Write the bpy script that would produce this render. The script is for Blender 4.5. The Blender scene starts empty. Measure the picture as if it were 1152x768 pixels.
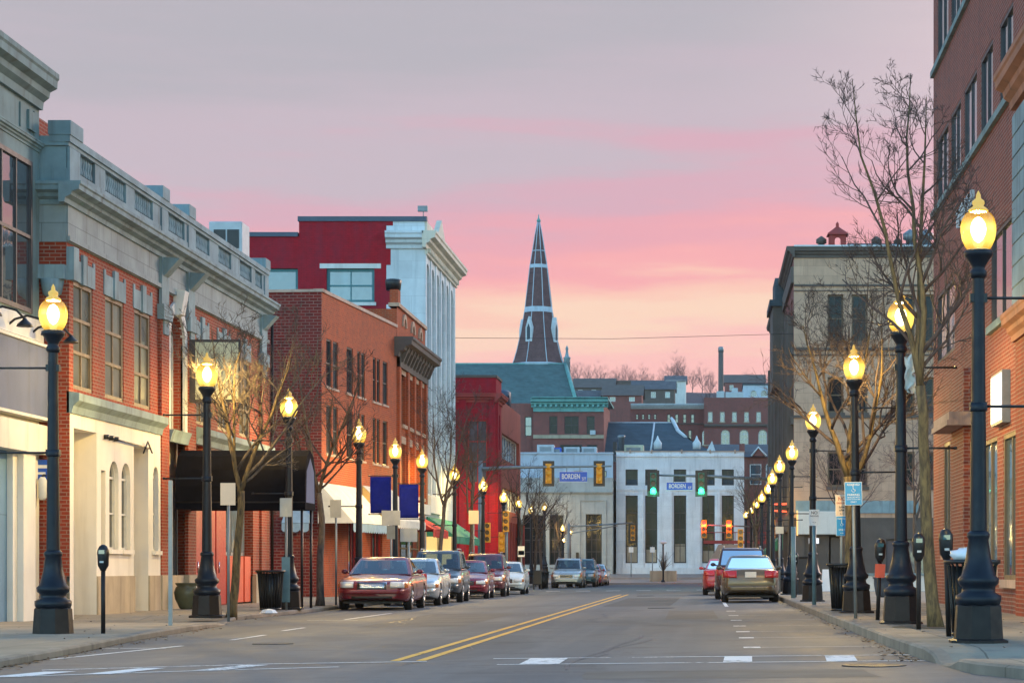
import bpy, bmesh, math, random
from mathutils import Vector, Matrix, noise
R = math.radians
scene = bpy.context.scene
COL = scene.collection

# ------------------------------------------------------------------ camera, sky, sun, exposure
F = 2400.0                                   # focal length in photo pixels (1152 wide), horizon row 640, street vanishing column 795
EYE = 1.10
cam_d = bpy.data.cameras.new('camera'); cam = bpy.data.objects.new('camera', cam_d); COL.objects.link(cam)
cam.location = (0, 0, EYE); cam.rotation_euler = (R(90), 0, 0)
cam_d.sensor_width = 36; cam_d.lens = 36 * F / 1152
cam_d.shift_x = -(795 - 576) / 1152; cam_d.shift_y = (640 - 384) / 1152
cam_d.clip_start = 0.1; cam_d.clip_end = 6000
scene.camera = cam

SUN_EL, SUN_ROT = R(16), R(38)
world = bpy.data.worlds.new('World'); scene.world = world; world.use_nodes = True
wt = world.node_tree; wt.nodes.clear()
def wn(t, **k):
    n = wt.nodes.new(t)
    for a, b in k.items(): setattr(n, a, b)
    return n
def wmath(op, a, b=None, clamp=False):
    n = wn('ShaderNodeMath', operation=op, use_clamp=clamp)
    for i, v in enumerate((a, b)):
        if v is None: continue
        if isinstance(v, (int, float)): n.inputs[i].default_value = v
        else: wt.links.new(v, n.inputs[i])
    return n.outputs[0]
tc = wn('ShaderNodeTexCoord'); sep = wn('ShaderNodeSeparateXYZ'); wt.links.new(tc.outputs['Generated'], sep.inputs[0])
mp = wn('ShaderNodeMapping'); mp.inputs['Scale'].default_value = (1.6, 1.0, 16); mp.inputs['Rotation'].default_value = (0, R(-2), 0)
wt.links.new(tc.outputs['Generated'], mp.inputs[0])
nz = wn('ShaderNodeTexNoise'); nz.inputs['Scale'].default_value = 2.4; nz.inputs['Detail'].default_value = 6; nz.inputs['Roughness'].default_value = .62
wt.links.new(mp.outputs[0], nz.inputs['Vector'])
off = wmath('MULTIPLY', wmath('SUBTRACT', nz.outputs['Fac'], .5), .115)
xs = wmath('MULTIPLY', sep.outputs['X'], -.075)
el = wmath('ADD', wmath('ADD', sep.outputs['Z'], off), xs)
def s2l(c): return tuple(((v/255)/12.92 if v/255 <= .04045 else ((v/255+.055)/1.055)**2.4) for v in c)
ramp = wn('ShaderNodeValToRGB'); ramp.color_ramp.interpolation = 'EASE'
stops = [(.00, (255, 190, 170)), (.085, (255, 196, 190)), (.108, (255, 218, 192)), (.124, (255, 203, 184)), (.142, (251, 176, 178)), (.160, (238, 172, 182)),
         (.180, (220, 176, 190)), (.205, (202, 187, 197)), (.26, (186, 182, 190)), (.40, (172, 182, 206))]
e = ramp.color_ramp.elements
while len(e) < len(stops): e.new(.5)
for q, (p, c) in zip(e, stops): q.position = p; q.color = (*s2l(c), 1)
wt.links.new(el, ramp.inputs[0])
SKY_UP = 0.15; EXPO = 1.75
sky = wn('ShaderNodeTexSky', sky_type='NISHITA', sun_disc=False, sun_elevation=SUN_EL, sun_rotation=SUN_ROT, air_density=1.0, dust_density=.6, ozone_density=1.4)
skm = wn('ShaderNodeMix', data_type='RGBA', blend_type='MULTIPLY'); skm.inputs[0].default_value = 1
wt.links.new(sky.outputs[0], skm.inputs[6]); skm.inputs[7].default_value = (SKY_UP*.80, SKY_UP*1.0, SKY_UP*1.06, 1)
def smooth(v, a, b):
    n = wn('ShaderNodeMapRange', interpolation_type='SMOOTHSTEP'); n.inputs[1].default_value = a; n.inputs[2].default_value = b
    wt.links.new(v, n.inputs[0]); return n.outputs[0]
front = smooth(sep.outputs['Y'], -.25, .55)
low = wmath('SUBTRACT', 1.0, smooth(sep.outputs['Z'], .30, .62))
fac = wmath('MULTIPLY', front, low)
mixw = wn('ShaderNodeMix', data_type='RGBA'); wt.links.new(fac, mixw.inputs[0]); wt.links.new(skm.outputs[2], mixw.inputs[6]); 
rt = wn('ShaderNodeMix', data_type='RGBA'); wt.links.new(wmath('MULTIPLY', smooth(wmath('ADD', sep.outputs['X'], wmath('MULTIPLY', off, 1.5)), -.02, .20), smooth(sep.outputs['Z'], .13, .24)), rt.inputs[0]); wt.links.new(ramp.outputs[0], rt.inputs[6]); rt.inputs[7].default_value = (*s2l((228, 206, 211)), 1)
dim = wn('ShaderNodeMix', data_type='RGBA', blend_type='MULTIPLY'); dim.inputs[0].default_value = 1; wt.links.new(rt.outputs[2], dim.inputs[6]); dim.inputs[7].default_value = (2**-EXPO,)*3 + (1,)
wt.links.new(dim.outputs[2], mixw.inputs[7])
bg = wn('ShaderNodeBackground'); bg.inputs['Strength'].default_value = 1.0; wt.links.new(mixw.outputs[2], bg.inputs['Color'])
wo = wn('ShaderNodeOutputWorld'); wt.links.new(bg.outputs[0], wo.inputs['Surface'])
sun_d = bpy.data.lights.new('sun', 'SUN'); sun_d.energy = .5; sun_d.angle = R(14); sun_d.color = (1, .72, .58)
sun = bpy.data.objects.new('sun', sun_d); COL.objects.link(sun)
sv = Vector((math.sin(SUN_ROT)*math.cos(SUN_EL), math.cos(SUN_ROT)*math.cos(SUN_EL), math.sin(SUN_EL)))
sun.rotation_euler = sv.to_track_quat('Z', 'Y').to_euler()
scene.view_settings.view_transform = 'Standard'; scene.view_settings.look = 'None'
scene.view_settings.exposure = EXPO; scene.view_settings.gamma = 1.0
LAMP_W = 850
try:
    scene.cycles.use_denoising = True; scene.cycles.sample_clamp_indirect = 4; scene.cycles.max_bounces = 6
    scene.cycles.transparent_max_bounces = 12
except Exception: pass

# ------------------------------------------------------------------ helpers
def PX(px, d): return (px - 795) / F * d
def PZ(py, d): return EYE + (640 - py) / F * d

class MB:
    def __init__(s): s.v = []; s.f = []; s.s = []
    def add(s, vs, fs, smooth=False):
        o = len(s.v); s.v += [tuple(v) for v in vs]
        s.f += [tuple(i + o for i in f) for f in fs]; s.s += [smooth] * len(fs); return s
    def box(s, x0, x1, y0, y1, z0, z1):
        return s.add([(x0,y0,z0),(x1,y0,z0),(x1,y1,z0),(x0,y1,z0),(x0,y0,z1),(x1,y0,z1),(x1,y1,z1),(x0,y1,z1)],
                     [(3,2,1,0),(4,5,6,7),(0,1,5,4),(1,2,6,5),(2,3,7,6),(3,0,4,7)])
    def quad(s, *p): return s.add(p, [tuple(range(len(p)))])
    def ext(s, poly, vec):
        n = len(poly); a = [Vector(p) for p in poly]; b = [p + Vector(vec) for p in a]
        return s.add(a + b, [tuple(range(n))[::-1], tuple(range(n, 2*n))] + [(i, (i+1) % n, n+(i+1) % n, n+i) for i in range(n)])
    def tube(s, pts, radii, n=8, smooth=True, cap=True):
        pts = [Vector(p) for p in pts]
        if not hasattr(radii, '__len__'): radii = [radii]*len(pts)
        vs = []; fs = []; up = None
        for i, p in enumerate(pts):
            t = (pts[min(i+1, len(pts)-1)] - pts[max(i-1, 0)]).normalized()
            if up is None:
                up = t.orthogonal().normalized()
            up = (up - t*up.dot(t))
            up = up.normalized() if up.length > 1e-6 else t.orthogonal().normalized()
            sd = t.cross(up)
            for k in range(n):
                a = 2*math.pi*k/n; vs.append(p + (up*math.cos(a) + sd*math.sin(a))*radii[i])
        for i in range(len(pts)-1):
            for k in range(n):
                fs.append((i*n+k, i*n+(k+1) % n, (i+1)*n+(k+1) % n, (i+1)*n+k))
        s.add(vs, fs, smooth)
        if cap:
            o = len(s.v) - len(vs)
            s.f += [tuple(o+k for k in range(n))[::-1], tuple(o+(len(pts)-1)*n+k for k in range(n))]; s.s += [False, False]
        return s
    def lathe(s, prof, n=16, c=(0,0,0), smooth=True, ph=0):
        vs = []; fs = []
        for r, z in prof:
            for k in range(n):
                a = 2*math.pi*k/n + ph; vs.append((c[0]+r*math.cos(a), c[1]+r*math.sin(a), c[2]+z))
        for i in range(len(prof)-1):
            for k in range(n): fs.append((i*n+k, i*n+(k+1) % n, (i+1)*n+(k+1) % n, (i+1)*n+k))
        s.add(vs, fs, smooth)
        o = len(s.v) - len(vs)
        s.f += [tuple(o+k for k in range(n))[::-1], tuple(o+(len(prof)-1)*n+k for k in range(n))]; s.s += [False, False]
        return s
    def grid(s, rows, smooth=True, close=False):
        n = len(rows[0]); vs = [p for r in rows for p in r]; fs = []
        for i in range(len(rows)-1):
            for k in range(n if close else n-1):
                fs.append((i*n+k, i*n+(k+1) % n, (i+1)*n+(k+1) % n, (i+1)*n+k))
        return s.add(vs, fs, smooth)
    def mesh(s, name, recalc=True):
        me = bpy.data.meshes.new(name); me.from_pydata(s.v, [], s.f)
        for p, q in zip(me.polygons, s.s): p.use_smooth = q
        if recalc:
            bm = bmesh.new(); bm.from_mesh(me); bmesh.ops.recalc_face_normals(bm, faces=bm.faces[:]); bm.to_mesh(me); bm.free()
        return me
    def build(s, name, m, parent=None, bevel=0, recalc=True, sharp=None):
        me = s.mesh(name, recalc); me.materials.append(m)
        if sharp: me.set_sharp_from_angle(angle=R(sharp))
        o = bpy.data.objects.new(name, me); COL.objects.link(o)
        if parent is not None: o.parent = parent
        if bevel:
            b = o.modifiers.new('b', 'BEVEL'); b.width = bevel; b.segments = 1; b.limit_method = 'ANGLE'
        return o

def tag(o, label, cat, group=None, kind=None):
    if label: o['label'] = label
    if cat: o['category'] = cat
    if group: o['group'] = group
    if kind: o['kind'] = kind
    return o
def struct(o, kind='structure'): o['kind'] = kind; return o
def thing(name, label, cat, loc=(0,0,0), rz=0, group=None):
    o = bpy.data.objects.new(name, None); COL.objects.link(o); o.empty_display_size = .2
    o.location = loc; o.rotation_euler = (0, 0, rz); return tag(o, label, cat, group)
KIDS = {}
def dup(root, loc, rz=None, label=None, group=None, scale=None, parent=None):
    def cp(o, par):
        c = o.copy(); COL.objects.link(c)
        if par is not None: c.parent = par
        for ch in list(o.children): cp(ch, c)
        return c
    r = cp(root, parent); r.location = loc
    if rz is not None: r.rotation_euler = (0, 0, rz)
    if scale: r.scale = (scale,)*3
    if label: r['label'] = label
    if group: r['group'] = group
    return r

# ------------------------------------------------------------------ materials
def mnew(name):
    m = bpy.data.materials.new(name); m.use_nodes = True; nt = m.node_tree; return m, nt, nt.nodes['Principled BSDF']
def nd(nt, t, inp=None, **k):
    n = nt.nodes.new(t)
    for a, b in k.items(): setattr(n, a, b)
    for a, b in (inp or {}).items():
        if hasattr(b, 'links') or isinstance(b, bpy.types.NodeSocket): nt.links.new(b, n.inputs[a])
        else: n.inputs[a].default_value = b
    return n
def c4(c): return (c[0], c[1], c[2], 1)
def objco(nt): return nd(nt, 'ShaderNodeTexCoord').outputs['Object']
def mixc(nt, f, a, b, bt='MIX'):
    n = nd(nt, 'ShaderNodeMix', data_type='RGBA', blend_type=bt)
    for i, v in ((0, f), (6, a), (7, b)):
        if isinstance(v, bpy.types.NodeSocket): nt.links.new(v, n.inputs[i])
        else: n.inputs[i].default_value = v if i == 0 else c4(v)
    return n.outputs[2]
def nmath(nt, op, a, b=0.0, clamp=False):
    n = nd(nt, 'ShaderNodeMath', operation=op, use_clamp=clamp)
    for i, v in ((0, a), (1, b)):
        if isinstance(v, bpy.types.NodeSocket): nt.links.new(v, n.inputs[i])
        else: n.inputs[i].default_value = v
    return n.outputs[0]
def rampf(nt, f, a, b, lo=0.0, hi=1.0):
    return nd(nt, 'ShaderNodeMapRange', {0: f, 1: a, 2: b, 3: lo, 4: hi}).outputs[0]
def noise_tex(nt, vec, scale, detail=4, rough=.55, dist=0):
    return nd(nt, 'ShaderNodeTexNoise', {'Vector': vec, 'Scale': scale, 'Detail': detail, 'Roughness': rough, 'Distortion': dist}).outputs['Fac']
def stretch(nt, vec, sc):
    return nd(nt, 'ShaderNodeMapping', {'Vector': vec, 'Scale': sc}).outputs[0]
def bump(nt, bsdf, h, strength=.3, dist=.02):
    b = nd(nt, 'ShaderNodeBump', {'Height': h, 'Strength': strength, 'Distance': dist}); nt.links.new(b.outputs[0], bsdf.inputs['Normal'])
def wallco(nt):
    s = nd(nt, 'ShaderNodeSeparateXYZ', {0: objco(nt)})
    return nd(nt, 'ShaderNodeCombineXYZ', {0: nmath(nt, 'ADD', s.outputs[0], s.outputs[1]), 1: s.outputs[2], 2: 0.0}).outputs[0]
def m_brick(name, c1, c2, mortar, bw=.24, bh=.08, ms=.011, wear=.35, dirt=(.05,.045,.04), rough=.85):
    m, nt, b = mnew(name); w = wallco(nt)
    br = nd(nt, 'ShaderNodeTexBrick', {'Vector': w, 'Color1': c4(c1), 'Color2': c4(c2), 'Mortar': c4(mortar), 'Scale': 1.0, 'Mortar Size': ms, 'Mortar Smooth': .2, 'Bias': 0.0, 'Brick Width': bw, 'Row Height': bh})
    n1 = noise_tex(nt, objco(nt), .55, 5, .6); n2 = noise_tex(nt, stretch(nt, objco(nt), (3, 3, .35)), 1.0, 4)
    f = nmath(nt, 'MULTIPLY', rampf(nt, nmath(nt, 'MULTIPLY', n1, n2), .18, .38), wear)
    c = mixc(nt, f, br.outputs['Color'], dirt)
    n3 = noise_tex(nt, objco(nt), 3.5, 3)
    c = mixc(nt, rampf(nt, n3, .3, .75, 0, .35), c, tuple(min(1, v*1.55) for v in c1))
    nt.links.new(c, b.inputs['Base Color']); b.inputs['Roughness'].default_value = rough; b.inputs['Specular IOR Level'].default_value = .25
    bump(nt, b, br.outputs['Fac'], -.5, .012); return m
def m_stone(name, c, var=.25, joints=None, dirt=(.08,.075,.07), dirt_amt=.5, rough=.8, streak=True, jdark=.6):
    m, nt, b = mnew(name); o = objco(nt)
    n1 = noise_tex(nt, o, 1.1, 6, .6); n2 = noise_tex(nt, stretch(nt, o, (2.6, 2.6, .22)), 1.3, 5, .6); n3 = noise_tex(nt, o, 28, 3)
    col = mixc(nt, rampf(nt, n1, .3, .7), tuple(v*(1-var) for v in c), tuple(min(1, v*(1+var*.6)) for v in c))
    if streak: col = mixc(nt, nmath(nt, 'MULTIPLY', rampf(nt, n2, .52, .78), dirt_amt), col, dirt)
    h = n3
    if joints:
        br = nd(nt, 'ShaderNodeTexBrick', {'Vector': wallco(nt), 'Color1': (1,1,1,1), 'Color2': (.86,.86,.86,1), 'Mortar': c4((jdark,)*3), 'Scale': 1.0, 'Mortar Size': joints[2] if len(joints) > 2 else .012, 'Mortar Smooth': .3, 'Bias': 0.0, 'Brick Width': joints[0], 'Row Height': joints[1]})
        col = mixc(nt, 1.0, col, br.outputs['Color'], 'MULTIPLY'); bump(nt, b, br.outputs['Fac'], -.4, .02)
    else: bump(nt, b, h, .15, .01)
    nt.links.new(col, b.inputs['Base Color']); b.inputs['Roughness'].default_value = rough; b.inputs['Specular IOR Level'].default_value = .3
    return m
def m_paint(name, c, rough=.45, metal=0.0, var=.12, spec=.5, scale=3, coat=0.0):
    m, nt, b = mnew(name); o = objco(nt); n1 = noise_tex(nt, o, scale, 5, .6)
    col = mixc(nt, rampf(nt, n1, .3, .72), tuple(v*(1-var) for v in c), tuple(min(1, v*(1+var)) for v in c))
    nt.links.new(col, b.inputs['Base Color']); nt.links.new(rampf(nt, noise_tex(nt, o, scale*3, 3), .3, .7, rough*.85, min(1, rough*1.2)), b.inputs['Roughness'])
    b.inputs['Metallic'].default_value = metal; b.inputs['Specular IOR Level'].default_value = spec
    if coat: b.inputs['Coat Weight'].default_value = coat; b.inputs['Coat Roughness'].default_value = .06
    return m
def m_glass(name, dark=(.012,.018,.024), light=(.10,.115,.12), share=.6, rough=.04, ior=2.0):
    m, nt, b = mnew(name); r = nd(nt, 'ShaderNodeObjectInfo').outputs['Random']
    o = objco(nt); v = noise_tex(nt, stretch(nt, o, (1.2, 1.2, .7)), 1.1, 2)
    f = rampf(nt, nmath(nt, 'ADD', nmath(nt, 'MULTIPLY', r, .7), nmath(nt, 'MULTIPLY', v, .5)), share, share+.22)
    nt.links.new(mixc(nt, f, dark, light), b.inputs['Base Color']); b.inputs['Roughness'].default_value = rough
    b.inputs['IOR'].default_value = ior
    bump(nt, b, noise_tex(nt, o, 1.6, 2), .05, .05); return m
def m_cglass():
    m, nt, b = mnew('car_window_glass'); fr = nd(nt, 'ShaderNodeFresnel', {'IOR': 1.9}).outputs[0]; tr = nd(nt, 'ShaderNodeBsdfTransparent', {'Color': (.42, .53, .54, 1)}); gl = nd(nt, 'ShaderNodeBsdfGlossy', {'Color': (1, 1, 1, 1), 'Roughness': .03})
    mx = nd(nt, 'ShaderNodeMixShader', {0: fr, 1: tr.outputs[0], 2: gl.outputs[0]}); nt.links.new(mx.outputs[0], nt.nodes['Material Output'].inputs[0]); return m
def m_emit(name, c, s):
    m, nt, b = mnew(name); b.inputs['Base Color'].default_value = c4(tuple(v*.5 for v in c)); b.inputs['Emission Color'].default_value = c4(c); b.inputs['Emission Strength'].default_value = s; return m
def m_bark(name, c1, c2):
    m, nt, b = mnew(name); o = objco(nt)
    n = noise_tex(nt, stretch(nt, o, (9, 9, 2.2)), 1.6, 5, .65)
    nt.links.new(mixc(nt, rampf(nt, n, .35, .65), c1, c2), b.inputs['Base Color']); b.inputs['Roughness'].default_value = .9
    bump(nt, b, n, .6, .03); return m
def m_road():
    m, nt, b = mnew('asphalt'); o = objco(nt)
    fine = noise_tex(nt, o, 22, 4, .7); big = noise_tex(nt, stretch(nt, o, (.5, .12, 1)), 1.0, 5, .6)
    trk = noise_tex(nt, stretch(nt, o, (1.6, .03, 1)), 1.0, 3); pat = noise_tex(nt, stretch(nt, o, (.22, .1, 1)), 1.0, 2, .4, 1.2)
    col = mixc(nt, rampf(nt, big, .3, .7), (.050, .062, .074), (.112, .122, .130))
    col = mixc(nt, rampf(nt, trk, .42, .66, 0, .7), col, (.125, .13, .132))
    col = mixc(nt, rampf(nt, pat, .56, .6, 0, .5), col, (.05, .057, .066))
    vo = nd(nt, 'ShaderNodeTexVoronoi', {'Vector': stretch(nt, o, (.28, .16, 1)), 'Scale': 1.0}, feature='DISTANCE_TO_EDGE')
    wob = nmath(nt, 'ADD', vo.outputs['Distance'], nmath(nt, 'MULTIPLY', nmath(nt, 'SUBTRACT', noise_tex(nt, o, 1.3, 5, .7), .5), .16))
    col = mixc(nt, nmath(nt, 'MULTIPLY', rampf(nt, nmath(nt, 'ABSOLUTE', wob), .0, .006, 1, 0), .55), col, (.03, .03, .032))
    st = noise_tex(nt, o, .8, 4, .6); col = mixc(nt, rampf(nt, st, .56, .72, 0, .7), col, (.038, .040, .043)); gr = noise_tex(nt, o, 5.5, 5, .75); col = mixc(nt, rampf(nt, gr, .5, .72, 0, .5), col, (.045, .048, .05)); sk = noise_tex(nt, stretch(nt, o, (.35, 2.2, 1)), 1.0, 5, .65); col = mixc(nt, rampf(nt, sk, .52, .7, 0, .4), col, (.145, .15, .152))
    col = mixc(nt, rampf(nt, fine, .35, .7, 0, .3), col, (.17, .168, .16))
    nt.links.new(col, b.inputs['Base Color']); nt.links.new(rampf(nt, big, .3, .7, .62, .85), b.inputs['Roughness']); b.inputs['Specular IOR Level'].default_value = .35
    bump(nt, b, fine, .35, .01); return m
def m_mark(name, c, keep=.36):
    m, nt, b = mnew(name); o = objco(nt)
    n = nmath(nt, 'ADD', nmath(nt, 'MULTIPLY', noise_tex(nt, o, 9, 5, .75), .6), nmath(nt, 'MULTIPLY', noise_tex(nt, o, .7, 3), .4))
    b.inputs['Base Color'].default_value = c4(c); b.inputs['Roughness'].default_value = .7
    tr = nd(nt, 'ShaderNodeBsdfTransparent'); mx = nd(nt, 'ShaderNodeMixShader', {0: rampf(nt, n, keep, keep+.12, 0, .95), 1: tr.outputs[0], 2: b.outputs[0]})
    nt.links.new(mx.outputs[0], nt.nodes['Material Output'].inputs[0]); return m
def m_walk():
    m, nt, b = mnew('sidewalk_concrete'); o = objco(nt)
    br = nd(nt, 'ShaderNodeTexBrick', {'Vector': o, 'Color1': (1,1,1,1), 'Color2': (.86,.85,.84,1), 'Mortar': (.5,.48,.45,1), 'Scale': 1.0, 'Mortar Size': .014, 'Mortar Smooth': .3, 'Bias': 0.0, 'Brick Width': 1.5, 'Row Height': 1.5}, offset=0.0)
    n1 = noise_tex(nt, o, .7, 5, .6); n2 = noise_tex(nt, o, 18, 4, .7); n3 = noise_tex(nt, o, 2.2, 4)
    col = mixc(nt, rampf(nt, n1, .3, .7), (.21, .175, .125), (.34, .29, .215)); col = mixc(nt, rampf(nt, n3, .58, .72, 0, .5), col, (.14, .13, .12))
    col = mixc(nt, rampf(nt, n2, .4, .7, 0, .2), col, (.2, .19, .17)); col = mixc(nt, 1.0, col, br.outputs['Color'], 'MULTIPLY')
    nt.links.new(col, b.inputs['Base Color']); b.inputs['Roughness'].default_value = .85; bump(nt, b, n2, .2, .01); return m
def m_globe():
    m, nt, b = mnew('lamp_globe_acrylic'); o = objco(nt)
    z = nd(nt, 'ShaderNodeSeparateXYZ', {0: o}).outputs[2]; q = nd(nt, 'ShaderNodeMapRange', {0: nmath(nt, 'ABSOLUTE', nmath(nt, 'SUBTRACT', z, 4.80)), 1: .04, 2: .24, 3: 1.0, 4: 0.0}, interpolation_type='SMOOTHSTEP').outputs[0]
    rib = nmath(nt, 'MULTIPLY', noise_tex(nt, stretch(nt, o, (14, 14, 5)), 1.0, 2), .5)
    em = nd(nt, 'ShaderNodeEmission', {'Color': mixc(nt, q, (1, .47, .02), (1, .68, .11)), 'Strength': nmath(nt, 'ADD', nmath(nt, 'MULTIPLY', q, .42), nmath(nt, 'ADD', nmath(nt, 'MULTIPLY', rib, .3), .14))})
    gl = nd(nt, 'ShaderNodeBsdfGlossy', {'Color': (1, 1, 1, 1), 'Roughness': .12}); tr = nd(nt, 'ShaderNodeBsdfTransparent')
    mx = nd(nt, 'ShaderNodeMixShader', {0: .62, 1: tr.outputs[0], 2: em.outputs[0]}); m2 = nd(nt, 'ShaderNodeMixShader', {0: .06, 1: mx.outputs[0], 2: gl.outputs[0]})
    nt.links.new(m2.outputs[0], nt.nodes['Material Output'].inputs[0]); return m

M = {}
M['road'] = m_road(); M['walk'] = m_walk()
M['white_line'] = m_mark('white_road_paint', (.72, .73, .72)); M['yellow_line'] = m_mark('yellow_road_paint', (.72, .40, .055), .33)
M['granite'] = m_stone('granite_kerb', (.26, .225, .18), .35, (1.8, .6), dirt_amt=.5)
M['earth'] = m_stone('earth', (.07, .065, .055), .4, streak=False)
M['hill'] = m_stone('winter_hillside', (.045, .04, .048), .45, streak=False)
M['plaza'] = m_stone('plaza_concrete', (.34, .28, .24), .15, streak=False)
M['brick_b'] = m_brick('warm_red_brick', (.29, .040, .015), (.18, .025, .011), (.28, .19, .14))
M['brick_c'] = m_brick('orange_red_brick', (.42, .066, .015), (.28, .04, .012), (.30, .155, .09), wear=.3)
M['brick_dark'] = m_brick('dark_red_brick', (.20, .017, .011), (.11, .011, .008), (.25, .15, .12), bw=.3, bh=.11, ms=.014)
M['brick_r'] = m_brick('mottled_plum_brick', (.25, .055, .032), (.155, .035, .024), (.30, .225, .19), wear=.25)
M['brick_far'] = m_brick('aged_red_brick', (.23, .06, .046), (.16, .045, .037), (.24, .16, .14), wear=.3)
M['red_paint'] = m_brick('red_painted_brick', (.36, .010, .020), (.27, .009, .016), (.20, .008, .013), wear=.5, dirt=(.16, .03, .05))
M['salmon'] = m_stone('salmon_stucco', (.36, .085, .058), .15)
M['stone_a'] = m_stone('grey_green_stone', (.20, .275, .265), .3, dirt_amt=.75)
M['stone_b'] = m_stone('blue_grey_limestone', (.23, .32, .34), .3, dirt_amt=.7)
M['stone_frieze'] = m_stone('weathered_limestone', (.30, .355, .355), .2, (1.1, 1.2), dirt_amt=.5)
M['cream'] = m_stone('cream_stucco', (.76, .72, .64), .08, dirt=(.4, .34, .25), dirt_amt=.4)
M['tan'] = m_stone('tan_plinth_stone', (.44, .36, .25), .2)
M['white_band'] = m_stone('off_white_stucco', (.68, .67, .62), .1, dirt_amt=.3)
M['mauve'] = m_stone('mauve_grey_panel', (.12, .15, .25), .12, dirt_amt=.35)
M['blue_door'] = m_stone('blue_grey_metal_panel', (.14, .27, .42), .12, (.95, 2.2), dirt_amt=.3)
M['white_stone'] = m_stone('white_painted_stone', (.64, .69, .70), .12, (1.2, .8), dirt=(.3, .36, .38), dirt_amt=.5, jdark=.8)
M['cream_stone'] = m_stone('cream_terracotta', (.70, .63, .50), .12, (1.0, .7), dirt_amt=.4, jdark=.8)
M['bank'] = m_stone('white_bank_stone', (.86, .89, .89), .1, (1.4, .9), dirt_amt=.3, jdark=.85)
M['bank_blue'] = m_stone('pale_blue_parapet', (.48, .56, .62), .1, dirt_amt=.3)
M['beige'] = m_stone('beige_limestone', (.56, .36, .24), .15, (1.1, .55), dirt_amt=.4, jdark=.7)
M['beige2'] = m_stone('bone_limestone', (.50, .49, .44), .12, (1.6, .8), dirt_amt=.4, jdark=.8)
M['trim_dark'] = m_stone('sooty_brownstone', (.12, .098, .082), .2)
M['red_trim'] = m_stone('red_painted_trim', (.36, .06, .05), .2)
M['copper'] = m_stone('green_copper', (.15, .36, .33), .2, dirt_amt=.4)
M['slate'] = m_stone('blue_grey_slate', (.06, .088, .105), .25, (.5, .3), dirt_amt=.2, jdark=.6)
M['slate_teal'] = m_stone('teal_slate', (.085, .15, .145), .25, (.6, .35), dirt_amt=.3, jdark=.65)
M['slate_red'] = m_stone('plum_slate', (.15, .08, .075), .25, (.4, .25), dirt_amt=.25, jdark=.55)
M['tar'] = m_stone('roofing_felt', (.10, .10, .105), .3, streak=False)
M['coping'] = m_stone('terracotta_coping', (.52, .36, .27), .2)
M['terracotta'] = m_stone('copper_brown_terracotta', (.40, .17, .10), .25); M['dark_cap'] = m_paint('dark_blue_metal_cap', (.05, .075, .11), .5)
M['glass'] = m_glass('window_glass'); M['glass_mirror'] = m_glass('coated_window_glass', (.04, .05, .06), (.10, .11, .12), .6, .03, 4.2); M['glass_blind'] = m_glass('blinded_window_glass', (.07, .085, .085), (.22, .22, .19), .4); M['glass_pale'] = m_glass('pale_window_glass', (.05, .09, .11), (.19, .25, .27), .45)
M['glass_blue'] = m_glass('blue_window_glass', (.03, .075, .10), (.10, .19, .23), .5)
M['frame_brown'] = m_paint('brown_window_frame', (.15, .105, .06), .6); M['frame_dark'] = m_paint('dark_window_frame', (.045, .04, .04), .5)
M['frame_teal'] = m_paint('teal_window_frame', (.03, .16, .18), .5); M['frame_white'] = m_paint('white_window_frame', (.6, .6, .56), .6)
M['frame_red'] = m_paint('red_door_paint', (.46, .018, .018), .4); M['orange_panel'] = m_paint('orange_red_panel', (.62, .075, .025), .5)
M['post'] = m_paint('blue_black_post_paint', (.006, .010, .018), .42, 0, .3, .3)
M['post2'] = m_paint('worn_bronze_base_paint', (.015, .011, .010), .5, 0, .3, .3)
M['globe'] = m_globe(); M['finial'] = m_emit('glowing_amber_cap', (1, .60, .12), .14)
M['steel'] = m_paint('galvanised_steel', (.22, .25, .26), .5, .5, .15); M['steel_blue'] = m_paint('blue_green_sign_post', (.12, .22, .26), .5, .2, .2)
M['sign_back'] = m_paint('sign_back_metal', (.44, .45, .43), .5, .2, .1); M['black'] = m_paint('black_metal', (.006, .0065, .008), .4)
M['black_cloth'] = m_paint('black_canvas', (.006, .006, .009), .9, 0, .35, .05); M['blue_cloth'] = m_paint('royal_blue_banner', (.004, .012, .20), .7, 0, .15, .2)
M['white_cloth'] = m_paint('off_white_canvas', (.62, .60, .54), .8, 0, .12, .2); M['blue_white_cloth'] = m_paint('pale_blue_canvas', (.28, .40, .50), .8, 0, .15, .2)
M['tan_cloth'] = m_paint('tan_canvas', (.55, .43, .2), .8, 0, .1, .2); M['red_cloth'] = m_paint('red_canvas', (.5, .05, .045), .8, 0, .15, .2); M['green_cloth'] = m_paint('green_canvas', (.05, .24, .16), .8, 0, .2, .2)
M['amber'] = m_paint('signal_yellow_housing', (.75, .33, .015), .45); M['sign_blue'] = m_paint('street_sign_blue', (.012, .10, .52), .4, 0, .05)
M['park_blue'] = m_paint('parking_sign_blue', (.03, .28, .58), .4, 0, .06); M['sign_white'] = m_paint('reflective_white', (.78, .78, .76), .45, 0, .05); M['sign_peach'] = m_paint('faded_sign_face', (.74, .56, .40), .5, 0, .06)
M['ink'] = m_paint('sign_ink', (.06, .05, .05), .5); M['ink_red'] = m_paint('sign_red_ink', (.45, .06, .03), .5)
M['lens_off'] = m_paint('unlit_lens', (.06, .03, .012), .25); M['green_on'] = m_emit('green_signal_light', (.012, 1, .26), 1.1); M['red_on'] = m_emit('red_signal_light', (1, .014, .012), 2.2)
M['glow_tint_house'] = m_paint('glow_tinted_signal_housing', (.02, .16, .10), .4)  # green of the lens glow painted into the housing colour
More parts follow.
